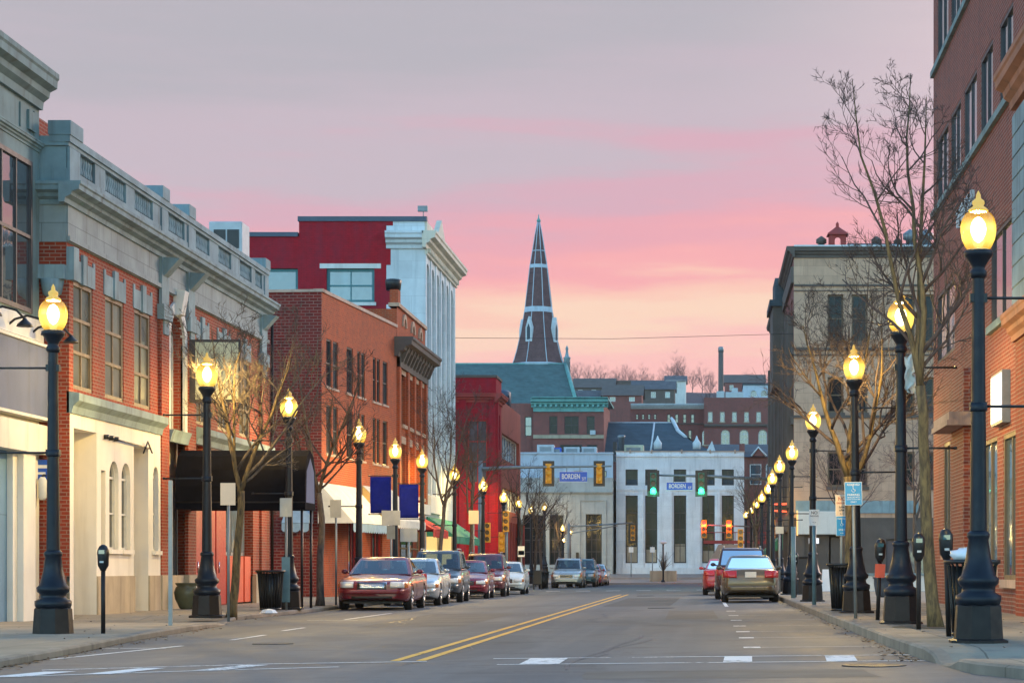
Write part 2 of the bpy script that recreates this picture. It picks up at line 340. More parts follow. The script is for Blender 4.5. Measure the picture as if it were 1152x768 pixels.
M['warm_lit'] = m_emit('lit_shop_interior', (1, .58, .2), .35); M['red_lit'] = m_emit('red_neon', (1, .10, .04), .8); M['pale_lit'] = m_emit('lit_pale_sign', (.95, .95, 1), .3)
M['tyre'] = m_paint('tyre_rubber', (.010, .010, .011), .75); M['chrome'] = m_paint('chrome', (.5, .53, .56), .16, 1.0, .05); M['rim'] = m_paint('wheel_alloy', (.40, .41, .42), .3, .9, .1)
M['headlamp'] = m_paint('headlamp_lens', (.66, .67, .66), .12, 0, .2, .8); M['tail'] = m_paint('tail_lamp_lens', (.5, .02, .02), .15, 0, .1, .8); M['plate'] = m_paint('number_plate', (.75, .72, .66), .4, 0, .06)
M['car_glass'] = m_glass('car_glass', (.045, .12, .14), (.07, .15, .17), .6, .03, 2.2); M['car_window'] = m_cglass()
M['cabin'] = m_paint('dark_car_interior', (.022, .022, .024), .8, 0, .2, .2); M['amber_lens'] = m_paint('amber_lens', (.55, .16, .03), .2, 0, .1, .6)
M['glass_dark'] = m_glass('dark_bank_glass', (.008, .014, .017), (.02, .03, .032), .6, .1, 1.28); M['trim_black'] = m_paint('black_plastic_trim', (.02, .02, .021), .6)
M['bark'] = m_bark('grey_brown_bark', (.05, .038, .032), (.14, .11, .085)); M['bark_y'] = m_bark('lichen_and_lamplight_bark', (.05, .036, .022), (.21, .145, .06)); M['twig'] = m_bark('dark_twigs', (.05, .033, .03), (.10, .07, .06))  # yellow is lichen, and painted-in lamplight on the golden tree's trunk
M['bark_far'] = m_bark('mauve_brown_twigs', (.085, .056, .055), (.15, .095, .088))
M['bag'] = m_paint('white_plastic_bag', (.75, .76, .78), .35, 0, .08); M['pot'] = m_stone('glazed_olive_ceramic', (.10, .105, .06), .5, rough=.25)
M['ac'] = m_paint('pale_metal_unit', (.42, .47, .48), .5, .1, .12); M['lemon'] = m_paint('pale_yellow_unit', (.62, .62, .42), .6)
M['shrub'] = m_paint('dry_shrub_twigs', (.09, .07, .05), .9, 0, .3)

# ------------------------------------------------------------------ ground, road, pavements
def rz(x): return max(0.0, min(1.0, (x + 8) / 10.5)) * .10
ZL, ZR = .10, .24
def hill_z(x, y):
    if y < 200: return -.05
    t = max(0, min(1, (y - 285) / 330)); t = t*t*(3 - 2*t)
    return -.05 + t*(51 + 5*noise.noise(Vector((x*.006, y*.006, 0))) - max(0, (x-40))*.03) + 2.0*t*noise.noise(Vector((x*.03, y*.03, 3)))
g = MB(); xs_ = [-3000, -900, -420] + [-300 + 20*i for i in range(31)] + [420, 900, 3000]; ys_ = [-400, -60, 0, 60, 120, 200, 240] + [285 + 20*i for i in range(20)] + [760, 1100, 2000, 4500]
g.grid([[(x, y, hill_z(x, min(y, 700)) - .05) for x in xs_] for y in ys_]); struct(g.build('ground', M['hill']))
r = MB(); rx = [-70, -14, -11, -8, -5, -2, 0, 2.5, 4, 8, 70]; ry = [-40, 0] + list(range(10, 151, 10))
r.grid([[(x, y, rz(x)) for x in rx] for y in ry], smooth=False); road = struct(r.build('road', M['road']))
wl, yl = MB(), MB()
def stripe(mb, pts, w, lift=.004):
    for (xa, ya), (xb, yb) in zip(pts, pts[1:]):
        n = max(1, int(math.hypot(xb-xa, yb-ya)/1.5)); dx, dy = xb-xa, yb-ya; L = math.hypot(dx, dy); nx, ny = -dy/L*w/2, dx/L*w/2
        for i in range(n):
            p, q = i/n, (i+1)/n; c = [(xa+dx*p-nx, ya+dy*p-ny), (xa+dx*q-nx, ya+dy*q-ny), (xa+dx*q+nx, ya+dy*q+ny), (xa+dx*p+nx, ya+dy*p+ny)]
            mb.quad(*[(x, y, rz(x)+lift) for x, y in c])
stripe(yl, [(-3.60, 24.6), (-3.58, 89)], .11); stripe(yl, [(-3.30, 24.6), (-3.28, 89)], .11)
stripe(wl, [(-2.5, 25.0), (2.55, 25.0)], .11); stripe(wl, [(-2.3, 23.4), (2.4, 23.4)], .10)
stripe(wl, [(-3.2, 24.4), (-4.9, 24.15), (-6.3, 23.5), (-7.2, 23.1)], .11); stripe(wl, [(-4.0, 23.2), (-5.4, 22.6), (-7.4, 21.5)], .10)
def block(x0, x1, ya, yb, sk=.15):
    for i in range(2):
        xa, xb = x0+(x1-x0)*i/2, x0+(x1-x0)*(i+1)/2
        wl.quad(*[(x, y, rz(x)+.005) for x, y in ((xa, ya), (xb, ya), (xb+sk, yb), (xa+sk, yb))])
block(.18, .50, 23.45, 24.95, .03); block(1.32, 1.66, 23.45, 24.95, .06); block(-2.06, -1.62, 23.45, 24.95, -.0)
block(-5.45, -5.15, 22.6, 23.85, .25); block(-6.45, -6.15, 22.0, 23.3, .25); block(-7.3, -6.95, 21.6, 22.7, .25)
for y in (47.0, 42.6, 38.3, 34.8, 31.7, 27.8, 52): stripe(wl, [(.48, y), (.70, y)], .42); stripe(wl, [(.70, y), (2.2, y)], .05)
stripe(wl, [(.55, 58), (.45, 92)], .10)
stripe(wl, [(-8.0, 26), (-7.5, 30.5)], .09); stripe(wl, [(-7.35, 33), (-7.35, 35.5)], .09); stripe(wl, [(-7.55, 38), (-7.55, 40)], .09); stripe(wl, [(-7.9, 46.5), (-7.9, 53.5)], .09)
for y in (29.6, 45.9): stripe(wl, [(-7.5, y), (-8.6, y)], .08)
for i in range(9): stripe(wl, [(-11+i*1.5, 106.2), (-10.3+i*1.5, 106.2)], .9)
struct(wl.build('white_line', M['white_line'], road)); struct(yl.build('yellow_line', M['yellow_line'], road))
for (x, y, rr) in ((-1.2, 57, .38), (-2.4, 84, .36), (1.75, 22.3, .34), (-6.3, 31, .3)):
    m = MB(); m.lathe([(rr, -.01), (rr, .004), (rr*.86, .004), (rr*.84, .001), (rr*.3, .001)], 20); o = m.build('manhole_cover', M['trim_black'], road); o.location = (x, y, rz(x)+.006); struct(o)

M['patch'] = m_stone('patched_asphalt', (.072, .076, .079), .3, streak=False); M['patch_l'] = m_stone('worn_light_asphalt', (.11, .108, .10), .3, streak=False); M['seal'] = m_paint('crack_sealant', (.02, .021, .023), .5)
for i, (x0, x1, y0, y1, mt) in enumerate(((-6.6, -4.6, 40, 52, 'patch_l'), (-2.9, -1.0, 60, 78, 'patch'), (-.9, .2, 44, 53, 'patch_l'), (-3.0, .4, 90, 97, 'patch_l'), (-1.2, 1.6, 20, 21.6, 'patch_l'))):
    m = MB(); xs2 = [x0] + [v for v in (-2, 0) if x0 < v < x1] + [x1]; m.grid([[(x + .05*math.sin(y*3+i), y, rz(x)+.002) for x in xs2] for y in (y0, (y0+y1)/2, y1)], smooth=False); struct(m.build('asphalt_patch', M[mt], road))
rnd = random.Random(8); ck = MB()
for i in range(26):
    x = rnd.uniform(-7.5, 1.8); y = rnd.uniform(19, 70); lw = rnd.random() < .45; pts = [(x, y)]
    for k in range(rnd.randint(4, 9)): x += rnd.uniform(-.25, .25) + (.5 if lw else 0); y += rnd.uniform(-.3, .3) + (0 if lw else 1.2); x = min(2.1, max(-8.5, x)); pts.append((x, y))
    stripe(ck, pts, rnd.uniform(.02, .045), .003)
struct(ck.build('crack_sealant', M['seal'], road))

def pavement(line, back_x, z0, z1, name, out=1):
    # line: kerb polyline (x, y, top z); slab runs from the kerb to back_x
    kb = MB(); sl = MB()
    n = len(line); inn = []
    for i, (x, y, z) in enumerate(line):
        a = Vector(line[max(0, i-1)][:2]); b = Vector(line[min(n-1, i+1)][:2]); t = (b-a).normalized(); nn = Vector((-t.y, t.x))*out
        inn.append((x + nn.x*.17, y + nn.y*.17, z))
    rows = []
    for (x, y, z), (xi, yi, zi) in zip(line, inn): rows.append([(x-.0, y, -.1), (x, y, z-.025), (x+(xi-x)*.15, y+(yi-y)*.15, z), (xi, yi, z+.002), (xi, yi, -.1)])
    kb.grid(rows, smooth=False); struct(kb.build('kerb', M['granite'], bevel=0, sharp=30))
    rows = [[(xi, yi, zi), ((xi+back_x)/2, yi, z1 if zi > .06 else zi), (back_x, yi, z1)] for xi, yi, zi in inn]
    sl.grid(rows, smooth=False); struct(sl.build(name, M['walk']))
LK = [(-30, 19.6, ZL), (-12, 19.8, ZL), (-9.4, 20.6, ZL), (-8.3, 21.8, ZL), (-7.85, 23.6, ZL), (-8.25, 28, ZL), (-8.8, 33, ZL), (-9.2, 38, ZL), (-9.35, 40.6, ZL-.02), (-9.45, 41.8, .03), (-9.85, 43.8, .02), (-10.1, 45.2, .03), (-10.15, 46.2, ZL), (-10.15, 60, ZL), (-10.15, 80, ZL), (-10.2, 92, ZL), (-9.8, 98, ZL), (-9.8, 104, ZL), (-10.6, 107.4, ZL), (-12.5, 108.7, ZL), (-40, 109, ZL)]
def split_pave(line, back, zz, out):
    # corner runs get a slab of their own
    mid = [p for p in line if abs(p[0]) < abs(back)]
    pavement(mid, back, 0, zz, 'sidewalk', out)
split_pave(LK, -16.5, ZL, 1)
RK = [(12, 17.0, ZR-.02), (6.5, 17.3, ZR-.02), (4.3, 17.9, ZR-.02), (3.0, 19.0, ZR-.02), (2.55, 20.4, ZR-.02), (2.5, 21.2, ZR-.03), (2.47, 21.7, .14), (2.45, 22.6, .115), (2.43, 23.0, .2), (2.4, 23.5, ZR), (2.36, 27, ZR), (2.34, 40, ZR), (2.34, 60, ZR), (2.34, 80, ZR), (2.35, 100, ZR), (2.6, 106, ZR), (4, 108.6, ZR), (14, 109, ZR)]
pavement(RK, 14, 0, ZR, 'sidewalk', -1)
pavement([(2.2, 150, ZR), (2.2, 122, ZR), (3.5, 119, ZR), (12, 118.6, ZR)][::-1], 14, 0, ZR, 'sidewalk', -1)
pavement([(-40, 121, ZL), (-12, 121.4, ZL), (-10.9, 123, ZL), (-10.7, 130, ZL), (-11.2, 148, ZL)], -42, 0, ZL, 'sidewalk', 1)
pz = MB(); pz.grid([[(x, y, z) for x in range(-44, 25, 4)] for y, z in ((149.8, -.1), (149.8, .15), (150.2, .16), (157, .36), (157.05, .5), (162, .72), (176, .85))], smooth=False); struct(pz.build('plaza', M['plaza']))

# ------------------------------------------------------------------ facade kit
class Fac:
    def __init__(s, o=(0, 0), u=(0, 1), w=(1, 0)): s.o, s.u, s.w = o, u, w
    def p(s, u, z, w=0): return (s.o[0]+s.u[0]*u+s.w[0]*w, s.o[1]+s.u[1]*u+s.w[1]*w, z)
class H:
    def __init__(s, u0, u1, z0, z1, arch=False, depth=.2): s.u0, s.u1, s.z0, s.z1, s.arch, s.d = u0, u1, z0, z1, arch, depth
def fbox(mb, F, u0, u1, z0, z1, w0, w1):
    a = [F.p(u, z, w) for z in (z0, z1) for (u, w) in ((u0, w0), (u1, w0), (u1, w1), (u0, w1))]
    mb.add(a, [(3,2,1,0),(4,5,6,7),(0,1,5,4),(1,2,6,5),(2,3,7,6),(3,0,4,7)])
def arc(h, n=10):
    r = (h.u1-h.u0)/2; c = (h.u0+h.u1)/2; zs = h.z1 - r
    return [(c - r*math.cos(math.pi*i/n), zs + r*math.sin(math.pi*i/n)) for i in range(n+1)]
def wall(mb, F, u0, u1, z0, z1, holes=(), w=0.0):
    hs = [h for h in holes if h.u0 >= u0-1e-6 and h.u1 <= u1+1e-6 and h.z0 >= z0-1e-6 and h.z1 <= z1+1e-6]
    us = sorted({u0, u1, *[h.u0 for h in hs], *[h.u1 for h in hs]}); zs = sorted({z0, z1, *[h.z0 for h in hs], *[h.z1 for h in hs]})
    for a, b in zip(us, us[1:]):
        if b-a < 1e-6: continue
        for c, d in zip(zs, zs[1:]):
            um, zm = (a+b)/2, (c+d)/2
            if any(h.u0 < um < h.u1 and h.z0 < zm < h.z1 for h in hs): continue
            mb.quad(F.p(a, c, w), F.p(b, c, w), F.p(b, d, w), F.p(a, d, w))
    for h in hs:
        top = h.z1 - (h.u1-h.u0)/2 if h.arch else h.z1
        e = [(h.u0, top), (h.u0, h.z0), (h.u1, h.z0), (h.u1, top)] + ([] if h.arch else [(h.u0, top)])
        if h.arch:
            A = arc(h); k = len(A)//2
            for P, c0 in ((A[:k+1], (h.u0, h.z1)), (A[k:], (h.u1, h.z1))):
                for p, q in zip(P, P[1:]): mb.add([F.p(*c0, w), F.p(*p, w), F.p(*q, w)], [(0, 1, 2)])
            e = e + A[::-1]
        for p, q in zip(e, e[1:]):
            if (p[0]-q[0])**2+(p[1]-q[1])**2 > 1e-8: mb.quad(F.p(*p, w), F.p(*q, w), F.p(*q, w-h.d), F.p(*p, w-h.d))
def window(root, F, h, frame='frame_brown', glass='glass', cols=2, rows=2, fw=.07, sill=None, lintel=None, w=0.0, name='window', key=False, label=None):
    d = h.d; m = MB(); top = h.z1 - (h.u1-h.u0)/2 if h.arch else h.z1; wa, wb = w-d+.03, w-d+.11
    fbox(m, F, h.u0, h.u0+fw, h.z0, top, wa, wb); fbox(m, F, h.u1-fw, h.u1, h.z0, top, wa, wb); fbox(m, F, h.u0+fw, h.u1-fw, h.z0, h.z0+fw, wa, wb)
    if h.arch:
        A = arc(h); B = arc(H(h.u0+fw, h.u1-fw, h.z0, h.z1-fw))
        for i in range(len(A)-1):
            m.ext([F.p(*A[i], wa), F.p(*A[i+1], wa), F.p(*B[i+1], wa), F.p(*B[i], wa)], Vector(F.p(0, 0, wb))-Vector(F.p(0, 0, wa)))
        fbox(m, F, h.u0+fw, h.u1-fw, top-fw/2, top+fw/2, wa+.01, wb-.012)
    else: fbox(m, F, h.u0+fw, h.u1-fw, h.z1-fw, h.z1, wa, wb)
    iw, ih = h.u1-h.u0-2*fw, top-h.z0-2*fw; t = min(.05, fw*.6)
    for i in range(1, cols):
        u = h.u0+fw+iw*i/cols; fbox(m, F, u-t/2, u+t/2, h.z0+fw, (h.z1-fw-.05 if h.arch else top-fw), wa+.015, wb-.015)
    for i in range(1, rows):
        z = h.z0+fw+ih*i/rows; fbox(m, F, h.u0+fw, h.u1-fw, z-t*.7, z+t*.7, wa+.01, wb-.01)
    o = m.build(name, M[frame], root)
    if label: o['label'] = label
    g = MB()
    if h.arch:
        A = arc(h); g.add([F.p(h.u0, h.z0, wa+.03), F.p(h.u1, h.z0, wa+.03)] + [F.p(a, b, wa+.03) for a, b in A[::-1]], [tuple(range(len(A)+2))])
    else: g.quad(F.p(h.u0, h.z0, wa+.03), F.p(h.u1, h.z0, wa+.03), F.p(h.u1, h.z1, wa+.03), F.p(h.u0, h.z1, wa+.03))
    g.build('pane', M[glass], o)
    if sill:
        s = MB(); fbox(s, F, h.u0-.08, h.u1+.08, h.z0-sill[1], h.z0, w-d+.02, w+sill[2]); s.build('sill', M[sill[0]], o)
    if lintel:
        s = MB(); fbox(s, F, h.u0-lintel[2], h.u1+lintel[2], h.z1, h.z1+lintel[1], w-.1, w+.025)
        if key: c = (h.u0+h.u1)/2; fbox(s, F, c-.16, c+.16, h.z1-.02, h.z1+lintel[1]+.16, w-.1, w+.06); 
        if key:
            for uu in (h.u0-lintel[2], h.u1+lintel[2]-.14): fbox(s, F, uu, uu+.14, h.z1+lintel[1], h.z1+lintel[1]+.1, w-.1, w+.024)
        s.build('lintel', M[lintel[0]], o)
    return o
def profile(mb, F, u0, u1, prof):      # prof: closed list of (w, z)
    mb.ext([F.p(u0, z, w) for w, z in prof], Vector(F.p(u1, 0, 0))-Vector(F.p(u0, 0, 0)))
def cornice(mb, F, u0, u1, z0, z1, pr, base=0.0):
    h = z1-z0
    profile(mb, F, u0, u1, [(base-.05, z0), (base+pr*.18, z0), (base+pr*.22, z0+h*.22), (base+pr*.5, z0+h*.34), (base+pr*.55, z0+h*.5), (base+pr*.9, z0+h*.6), (base+pr*.92, z0+h*.8), (base+pr, z0+h*.86), (base+pr, z1), (base-.05, z1)])
def block_shell(mb, F, L, D, z0, z1, FE=None, back=True):
    # closes a rectangular building: far end, back (the street face and near end are laid separately); depth runs along -w
    mb.quad(F.p(L, z0, 0), F.p(L, z0, -D), F.p(L, z1, -D), F.p(L, z1, 0)); mb.quad(F.p(0, z0, -D), F.p(L, z0, -D), F.p(L, z1, -D), F.p(0, z1, -D))
def roof(root, F, L, D, z, m='tar', name='roof'):
    r = MB(); r.quad(F.p(0, z, 0), F.p(L, z, 0), F.p(L, z, -D), F.p(0, z, -D)); return r.build(name, M[m], root)
FL = Fac((0, 0), (0, 1), (1, 0)); FLE = Fac((0, 0), (-1, 0), (0, -1))      # left side of the street: street face, near end
FR = Fac((0, 0), (0, 1), (-1, 0)); FRE = Fac((0, 0), (1, 0), (0, -1))      # right side

# ------------------------------------------------------------------ left: grey stone building with the big window
t = thing('stone_building', 'grey green stone building with large window and heavy cornice at the left edge', 'building', (-14.05, 35, 0))
ln = 9.9; wm = MB(); win_h = [H(5.6, 9.35, 6.4, 9.55, depth=.07), H(1.4, 5.2, 6.4, 9.55, depth=.07)]
wall(wm, FL, 0, ln, 4.2, 11, win_h); wm.quad(FLE.p(0, 0), FLE.p(12, 0), FLE.p(12, 11), FLE.p(0, 11)); block_shell(wm, FL, ln, 12, 0, 11); wm.build('wall', M['stone_a'], t)
for h in win_h: window(t, FL, h, 'frame_dark', 'glass_mirror', 4, 2, .1)
m = MB(); cornice(m, FL, -.1, ln+.02, 10.75, 11.5, .42); cornice(m, FL, -.1, ln+.01, 9.85, 10.05, .12)
for u in (.4, 3.2, 6.1, 8.6):
    fbox(m, FL, u, u+.05, 10.15, 10.65, 0, .03); fbox(m, FL, u+.9, u+.95, 10.15, 10.65, 0, .03)
fbox(m, FL, 9.1, 9.6, 10.2, 10.6, 0, .05); m.build('cornice', M['trim_dark'] if False else M['stone_a'], t)
m = MB(); wall(m, FL, 0, ln, 0, 4.2, [H(6.2, 8.2, 0, 3.5, depth=.25)]); fbox(m, FL, 0, ln, 5.85, 6.3, 0, .1); fbox(m, FL, 0, ln, 3.5, 4.1, 0, .22); fbox(m, FL, 8.5, 9.3, 0, 3.5, 0, .12); m.build('shopfront', M['white_band'], t)
m = MB(); fbox(m, FL, 6.2, 8.2, 0.02, 3.5, -.2, -.12); o = m.build('door', M['blue_door'], t); m = MB(); m.tube([FL.p(6.5, 1.0, -.06), FL.p(6.5, 1.25, -.06)], .02); fbox(m, FL, 6.49, 6.51, 1.01, 1.03, -.12, -.05); m.build('handle', M['steel'], o)
m = MB(); m.quad(FL.p(0, 11.4), FL.p(ln, 11.4), FL.p(ln, 11.4, -12), FL.p(0, 11.4, -12)); m.build('roof', M['tar'], t)
s = thing('shop_sign', 'blank mauve grey fascia board under gooseneck lamps on the stone building', 'sign', (-14.05, 35, 0))
m = MB(); fbox(m, FL, .2, ln+.05, 4.25, 5.72, .02, .24); m.build('board', M['mauve'], s, bevel=.02); m = MB()
for z in (4.2, 5.72): fbox(m, FL, .15, ln+.08, z, z+.06, .02, .28)
m.build('trim', M['white_band'], s)
gl = None
for i, u in enumerate((4.4, 6.2, 7.7, 9.2)):
    if i == 0:
        gl = thing('gooseneck_lamp', '', 'wall lamp', (-14.05, 35+u, 0), group='gooseneck lamps over the blank fascia'); m = MB()
        pts = [(.02, 0, 5.95), (.2, 0, 6.1), (.45, 0, 6.17), (.72, 0, 6.1), (.86, 0, 5.95)]; m.tube(pts, .025, 6); m.lathe([(.07, 0), (.07, .03)], 8, (.02, 0, 5.93)); m.build('arm', M['black'], gl)
        m = MB(); m.lathe([(.16, 0), (.14, .05), (.05, .13), (.03, .17)], 12, (.88, 0, 5.78)); m.build('lamp_shade', M['black'], gl); a = gl
    else: a = dup(gl, (-14.05, 35+u, 0))
    a['label'] = ['black gooseneck lamp at the near end of the blank mauve fascia', 'black gooseneck lamp second from the near end of the blank fascia', 'black gooseneck lamp second from the street lamp over the fascia', 'black gooseneck lamp closest to the brick corner over the fascia'][i]

# ------------------------------------------------------------------ left: brick and limestone building with balustrade
t = thing('brick_building', 'two storey red brick building with limestone balustrade and cream ground floor', 'building', (-13.5, 45, 0)); L, D = 20.45, 14
W1 = [H(.44, 1.9, 4.95, 7.25, depth=.13), H(2.86, 4.39, 4.95, 7.25, depth=.13), H(5.31, 6.76, 4.95, 7.25, depth=.13)]; W2 = [H(11.35, 12.7, 4.95, 7.2, depth=.13), H(13.9, 15.3, 4.95, 7.2, depth=.13), H(16.6, 18.0, 4.95, 7.2, depth=.13)]
AR = H(8.45, 9.95, 4.6, 7.6, True, .35)
m = MB(); wall(m, FL, 0, 7.5, 4.5, 8.0, W1); wall(m, FL, 7.5, 11.1, 4.5, 8.0, [AR]); wall(m, FL, 11.1, L, 4.5, 8.0, W2)
wall(m, FLE, 0, D, 0, 8.0); block_shell(m, FL, L, D, 0, 9.0)
for a, b in ((7.5, 8.25), (10.2, 11.05), (19.3, L-.01)): fbox(m, FL, a, b, .95, 7.4, .0, .09)
fbox(m, FL, .0, .3, .95, 7.2, .0, .05)
for a, b in ((18.4, 19.3), (12.3, 12.7), (11.05, 11.2)): fbox(m, FL, a, b, 0.9, 4.5, -.4, .02)
m.build('wall', M['brick_b'], t)
for h in W1+W2: window(t, FL, h, 'frame_brown', 'glass_blind', 2, 3, .09, None, ('stone_b', .46, .12), key=True)
o = window(t, FL, AR, 'frame_white', 'glass_pale', 2, 2, .1, ('stone_b', .2, .1))
m = MB(); A = arc(AR, 14); B = arc(H(AR.u0-.28, AR.u1+.28, AR.z0, AR.z1+.28), 14)
for i in range(14): m.ext([FL.p(*A[i], -.05), FL.p(*A[i+1], -.05), FL.p(*B[i+1], -.05), FL.p(*B[i], -.05)], (.12, 0, 0))
fbox(m, FL, AR.u0-.28, AR.u0, 4.6, AR.z1-.75, -.05, .07); fbox(m, FL, AR.u1, AR.u1+.28, 4.6, AR.z1-.75, -.05, .07)
c = (AR.u0+AR.u1)/2; profile(m, Fac((0, c-.2), (0, 1), (1, 0)), 0, .4, [(0, 7.5), (.2, 7.55), (.3, 8.15), (0, 8.2)]); m.build('arch_surround', M['white_band'], t)
m = MB()
fbox(m, FL, 0, L, 8.0, 8.82, -.3, .03); fbox(m, FLE, 0, D, 8.0, 8.82, -.3, .03); fbox(m, FL, -.05, L, 8.02, 8.12, .03, .09); m.build('frieze', M['stone_frieze'], t)
m = MB(); cornice(m, FL, -.42, L+.1, 8.78, 9.22, .42); cornice(m, FLE, .0, D, 8.78, 9.22, .40)
m.build('cornice', M['stone_b'], t)
m = MB(); ped = [(0, .5), (1.95, 2.75), (4.45, 5.2), (6.85, 8.35), (10.0, 11.2), (12.75, 13.8), (15.4, 16.5), (18.1, 18.6), (19.6, L)]
fbox(m, FL, -.06, L, 9.2, 9.55, -.3, .06); fbox(m, FLE, .0, D, 9.2, 9.55, -.3, .05)
fbox(m, FL, -.1, L, 10.1, 10.24, -.34, .10); fbox(m, FL, -.06, L, 10.02, 10.1, -.3, .06)
for a, b in ped: fbox(m, FL, a, b, 9.55, 10.02, -.26, .04)
fbox(m, FLE, .0, D, 9.55, 10.02, -.25, .03); fbox(m, FLE, .0, D, 10.02, 10.22, -.3, .085)
for a, b in ((-.12, .8), (7.5, 8.2), (10.2, 10.9), (19.75, L)): fbox(m, FL, a, b, 10.24, 10.54, -.36, .12); fbox(m, FL, a+.08, b-.08, 9.22, 10.0, .03, .08)
for (a, b), (c2, d2) in zip(ped, ped[1:]):
    fbox(m, FL, b, c2, 9.55, 10.02, -.26, -.17)
    n = max(3, int((c2-b)/.17))
    for i in range(n): m.lathe([(.05, 9.55), (.065, 9.66), (.04, 9.78), (.06, 9.9), (.045, 10.02)], 6, FL.p(b+(i+.5)*(c2-b)/n, 0, -.06))
m.build('balustrade', M['stone_b'], t)
for u in (7.42, 10.12, 19.25):
    m = MB(); fbox(m, FL, u, u+.85, 7.25, 7.62, .0, .17); fbox(m, FL, u+.08, u+.77, 7.62, 8.8, .02, .10); profile(m, Fac((0, u+.2), (0, 1), (1, 0)), 0, .45, [(.06, 8.3), (.18, 8.4), (.5, 8.76), (.06, 8.8)]); fbox(m, FL, u+.2, u+.65, 6.9, 7.25, .05, .13); m.build('pilaster_capital', M['stone_b'], t)
m = MB(); fbox(m, FL, -.02, .35, 7.2, 7.9, .0, .16); fbox(m, FLE, 0, .6, 7.2, 7.5, 0, .2); m.lathe([(.02, 6.75), (.2, 6.9), (.26, 7.2)], 8, FLE.p(.3, 0, .02)); m.build('pilaster_capital', M['stone_b'], t)
m = MB(); GH = [H(.3, 2.0, .0, 4.1, depth=.9), H(3.0, 3.75, 1.55, 3.55, True, .2), H(4.0, 4.75, 1.55, 3.55, True, .2), H(5.05, 6.35, 0, 4.0, depth=.8), H(6.8, 7.3, 1.55, 3.6, True, .2), H(2.35, 2.7, 1.55, 3.3, depth=.12)]
wall(m, FL, 0.02, 7.5, 0, 4.5, GH, .06); m.build('ground_floor', M['cream'], t)
m = MB()
for a, b in ((2.0, 5.05), (6.35, 7.4)): m = MB(); fbox(m, FL, a, b, 0.05, .95, .06, .10); m.build('plinth', M['tan'], t)
for a, b, w_ in ((7.4, 8.4, .14), (10.1, 11.2, .14), (18.4, 20.4, .12), (8.41, 10.09, .02)): m = MB(); fbox(m, FL, a, b, .05, .95, -.3 if w_ < .1 else 0, w_); m.build('plinth', M['tan'], t)
m = MB(); profile(m, FL, 0, 7.5, [(0, 4.4), (.1, 4.4), (.14, 4.55), (.26, 4.66), (.26, 4.82), (0, 4.86)]); profile(m, FL, 11.1, L, [(0, 4.4), (.1, 4.4), (.14, 4.55), (.26, 4.66), (.26, 4.82), (0, 4.86)]); profile(m, FL, 8.3, 10.15, [(0, 4.3), (.1, 4.3), (.14, 4.45), (.2, 4.6), (0, 4.6)]); m.build('string_course', M['stone_b'], t)
for h in (GH[1], GH[2], GH[4]): window(t, FL, h, 'frame_white', 'glass', 1, 2, .05, ('cream', .1, .08), w=.06)
for h, nm in ((GH[0], 'frame_white'), (GH[3], 'frame_white')):
    m = MB(); fbox(m, FL, h.u0, h.u1, 0.05, 4.1 if h is GH[0] else 4.0, -.95, -.86); o = m.build('door', M['cream'], t); m = MB(); fbox(m, FL, h.u0+.25, h.u1-.25, .3, 2.6, -.86, -.84); m.build('pane', M['glass'], o)
m = MB(); fbox(m, FL, 2.36, 2.69, 1.56, 3.29, -.05, -.04); m.build('window', M['glass'], t)
m = MB(); m.tube([FL.p(2.6, 4.05, .12), FL.p(6.3, 4.0, .12)], .02, 5); m.tube([FL.p(5.6, 3.85, .14), FL.p(6.0, 4.15, .14), FL.p(6.4, 3.9, .14)], .02, 5); m.lathe([(.07, 0), (.07, .1)], 8, FL.p(2.6, 4.0, .1)); m.lathe([(.07, 0), (.07, .1)], 8, FL.p(3.0, 4.0, .1)); m.lathe([(.07, 0), (.07, .1)], 8, FL.p(3.4, 4.0, .1)); m.build('iron_bracket', M['black'], t)
for u in (20.3,): m = MB(); m.tube([FL.p(u, .1, .2), FL.p(u, 8.7, .2)], .05, 6); m.build('downpipe', M['post2'], t)
# right bay: recessed shopfront with red doors under the canopy
m = MB(); m.quad(FL.p(8.3, 0, -.45), FL.p(L, 0, -.45), FL.p(L, 4.5, -.45), FL.p(8.3, 4.5, -.45)); m.quad(FL.p(11.1, 4.42, 0), FL.p(L, 4.42, 0), FL.p(L, 4.42, -.45), FL.p(11.1, 4.42, -.45)); m.build('shop_backing', M['cream'], t)
m = MB(); fbox(m, FL, 8.6, 9.9, 1.05, 4.0, -.4, -.34); o = m.build('window', M['frame_white'], t); m = MB(); fbox(m, FL, 8.7, 9.8, 1.15, 3.9, -.34, -.33); m.build('pane', M['glass_pale'], o)
for a, b in ((11.3, 12.2), (12.75, 13.6), (13.75, 14.9)):
    m = MB(); fbox(m, FL, a, b, .12, 3.7, -.3, .0); o = m.build('door', M['frame_red'], t); m = MB(); m.tube([FL.p(a+.1, 1.0, .05), FL.p(a+.1, 1.3, .05)], .02); m.build('handle', M['chrome'], o)
for a, b in ((15.2, 16.2), (16.5, 17.3), (17.5, 18.3)):
    m = MB(); fbox(m, FL, a, b, 1.5, 4.2, -.3, -.22); o = m.build('window', M['steel'], t); m = MB()
    for k in range(4): fbox(m, FL, a+.06+k*(b-a-.1)/4, a+.06+(k+.75)*(b-a-.1)/4, 1.6, 4.1, -.22, -.2)
    m.build('pane', M['glass_pale'], o); m = MB(); fbox(m, FL, a, b, .15, 1.48, -.3, -.03); m.build('door_panel', M['orange_panel'], t)
roof(t, FL, L, D, 9.6)
m = MB(); m.box(-2.2, -1.0, 1.0, 2.2, 9.6, 10.9); m.build('chimney', M['brick_b'], t)
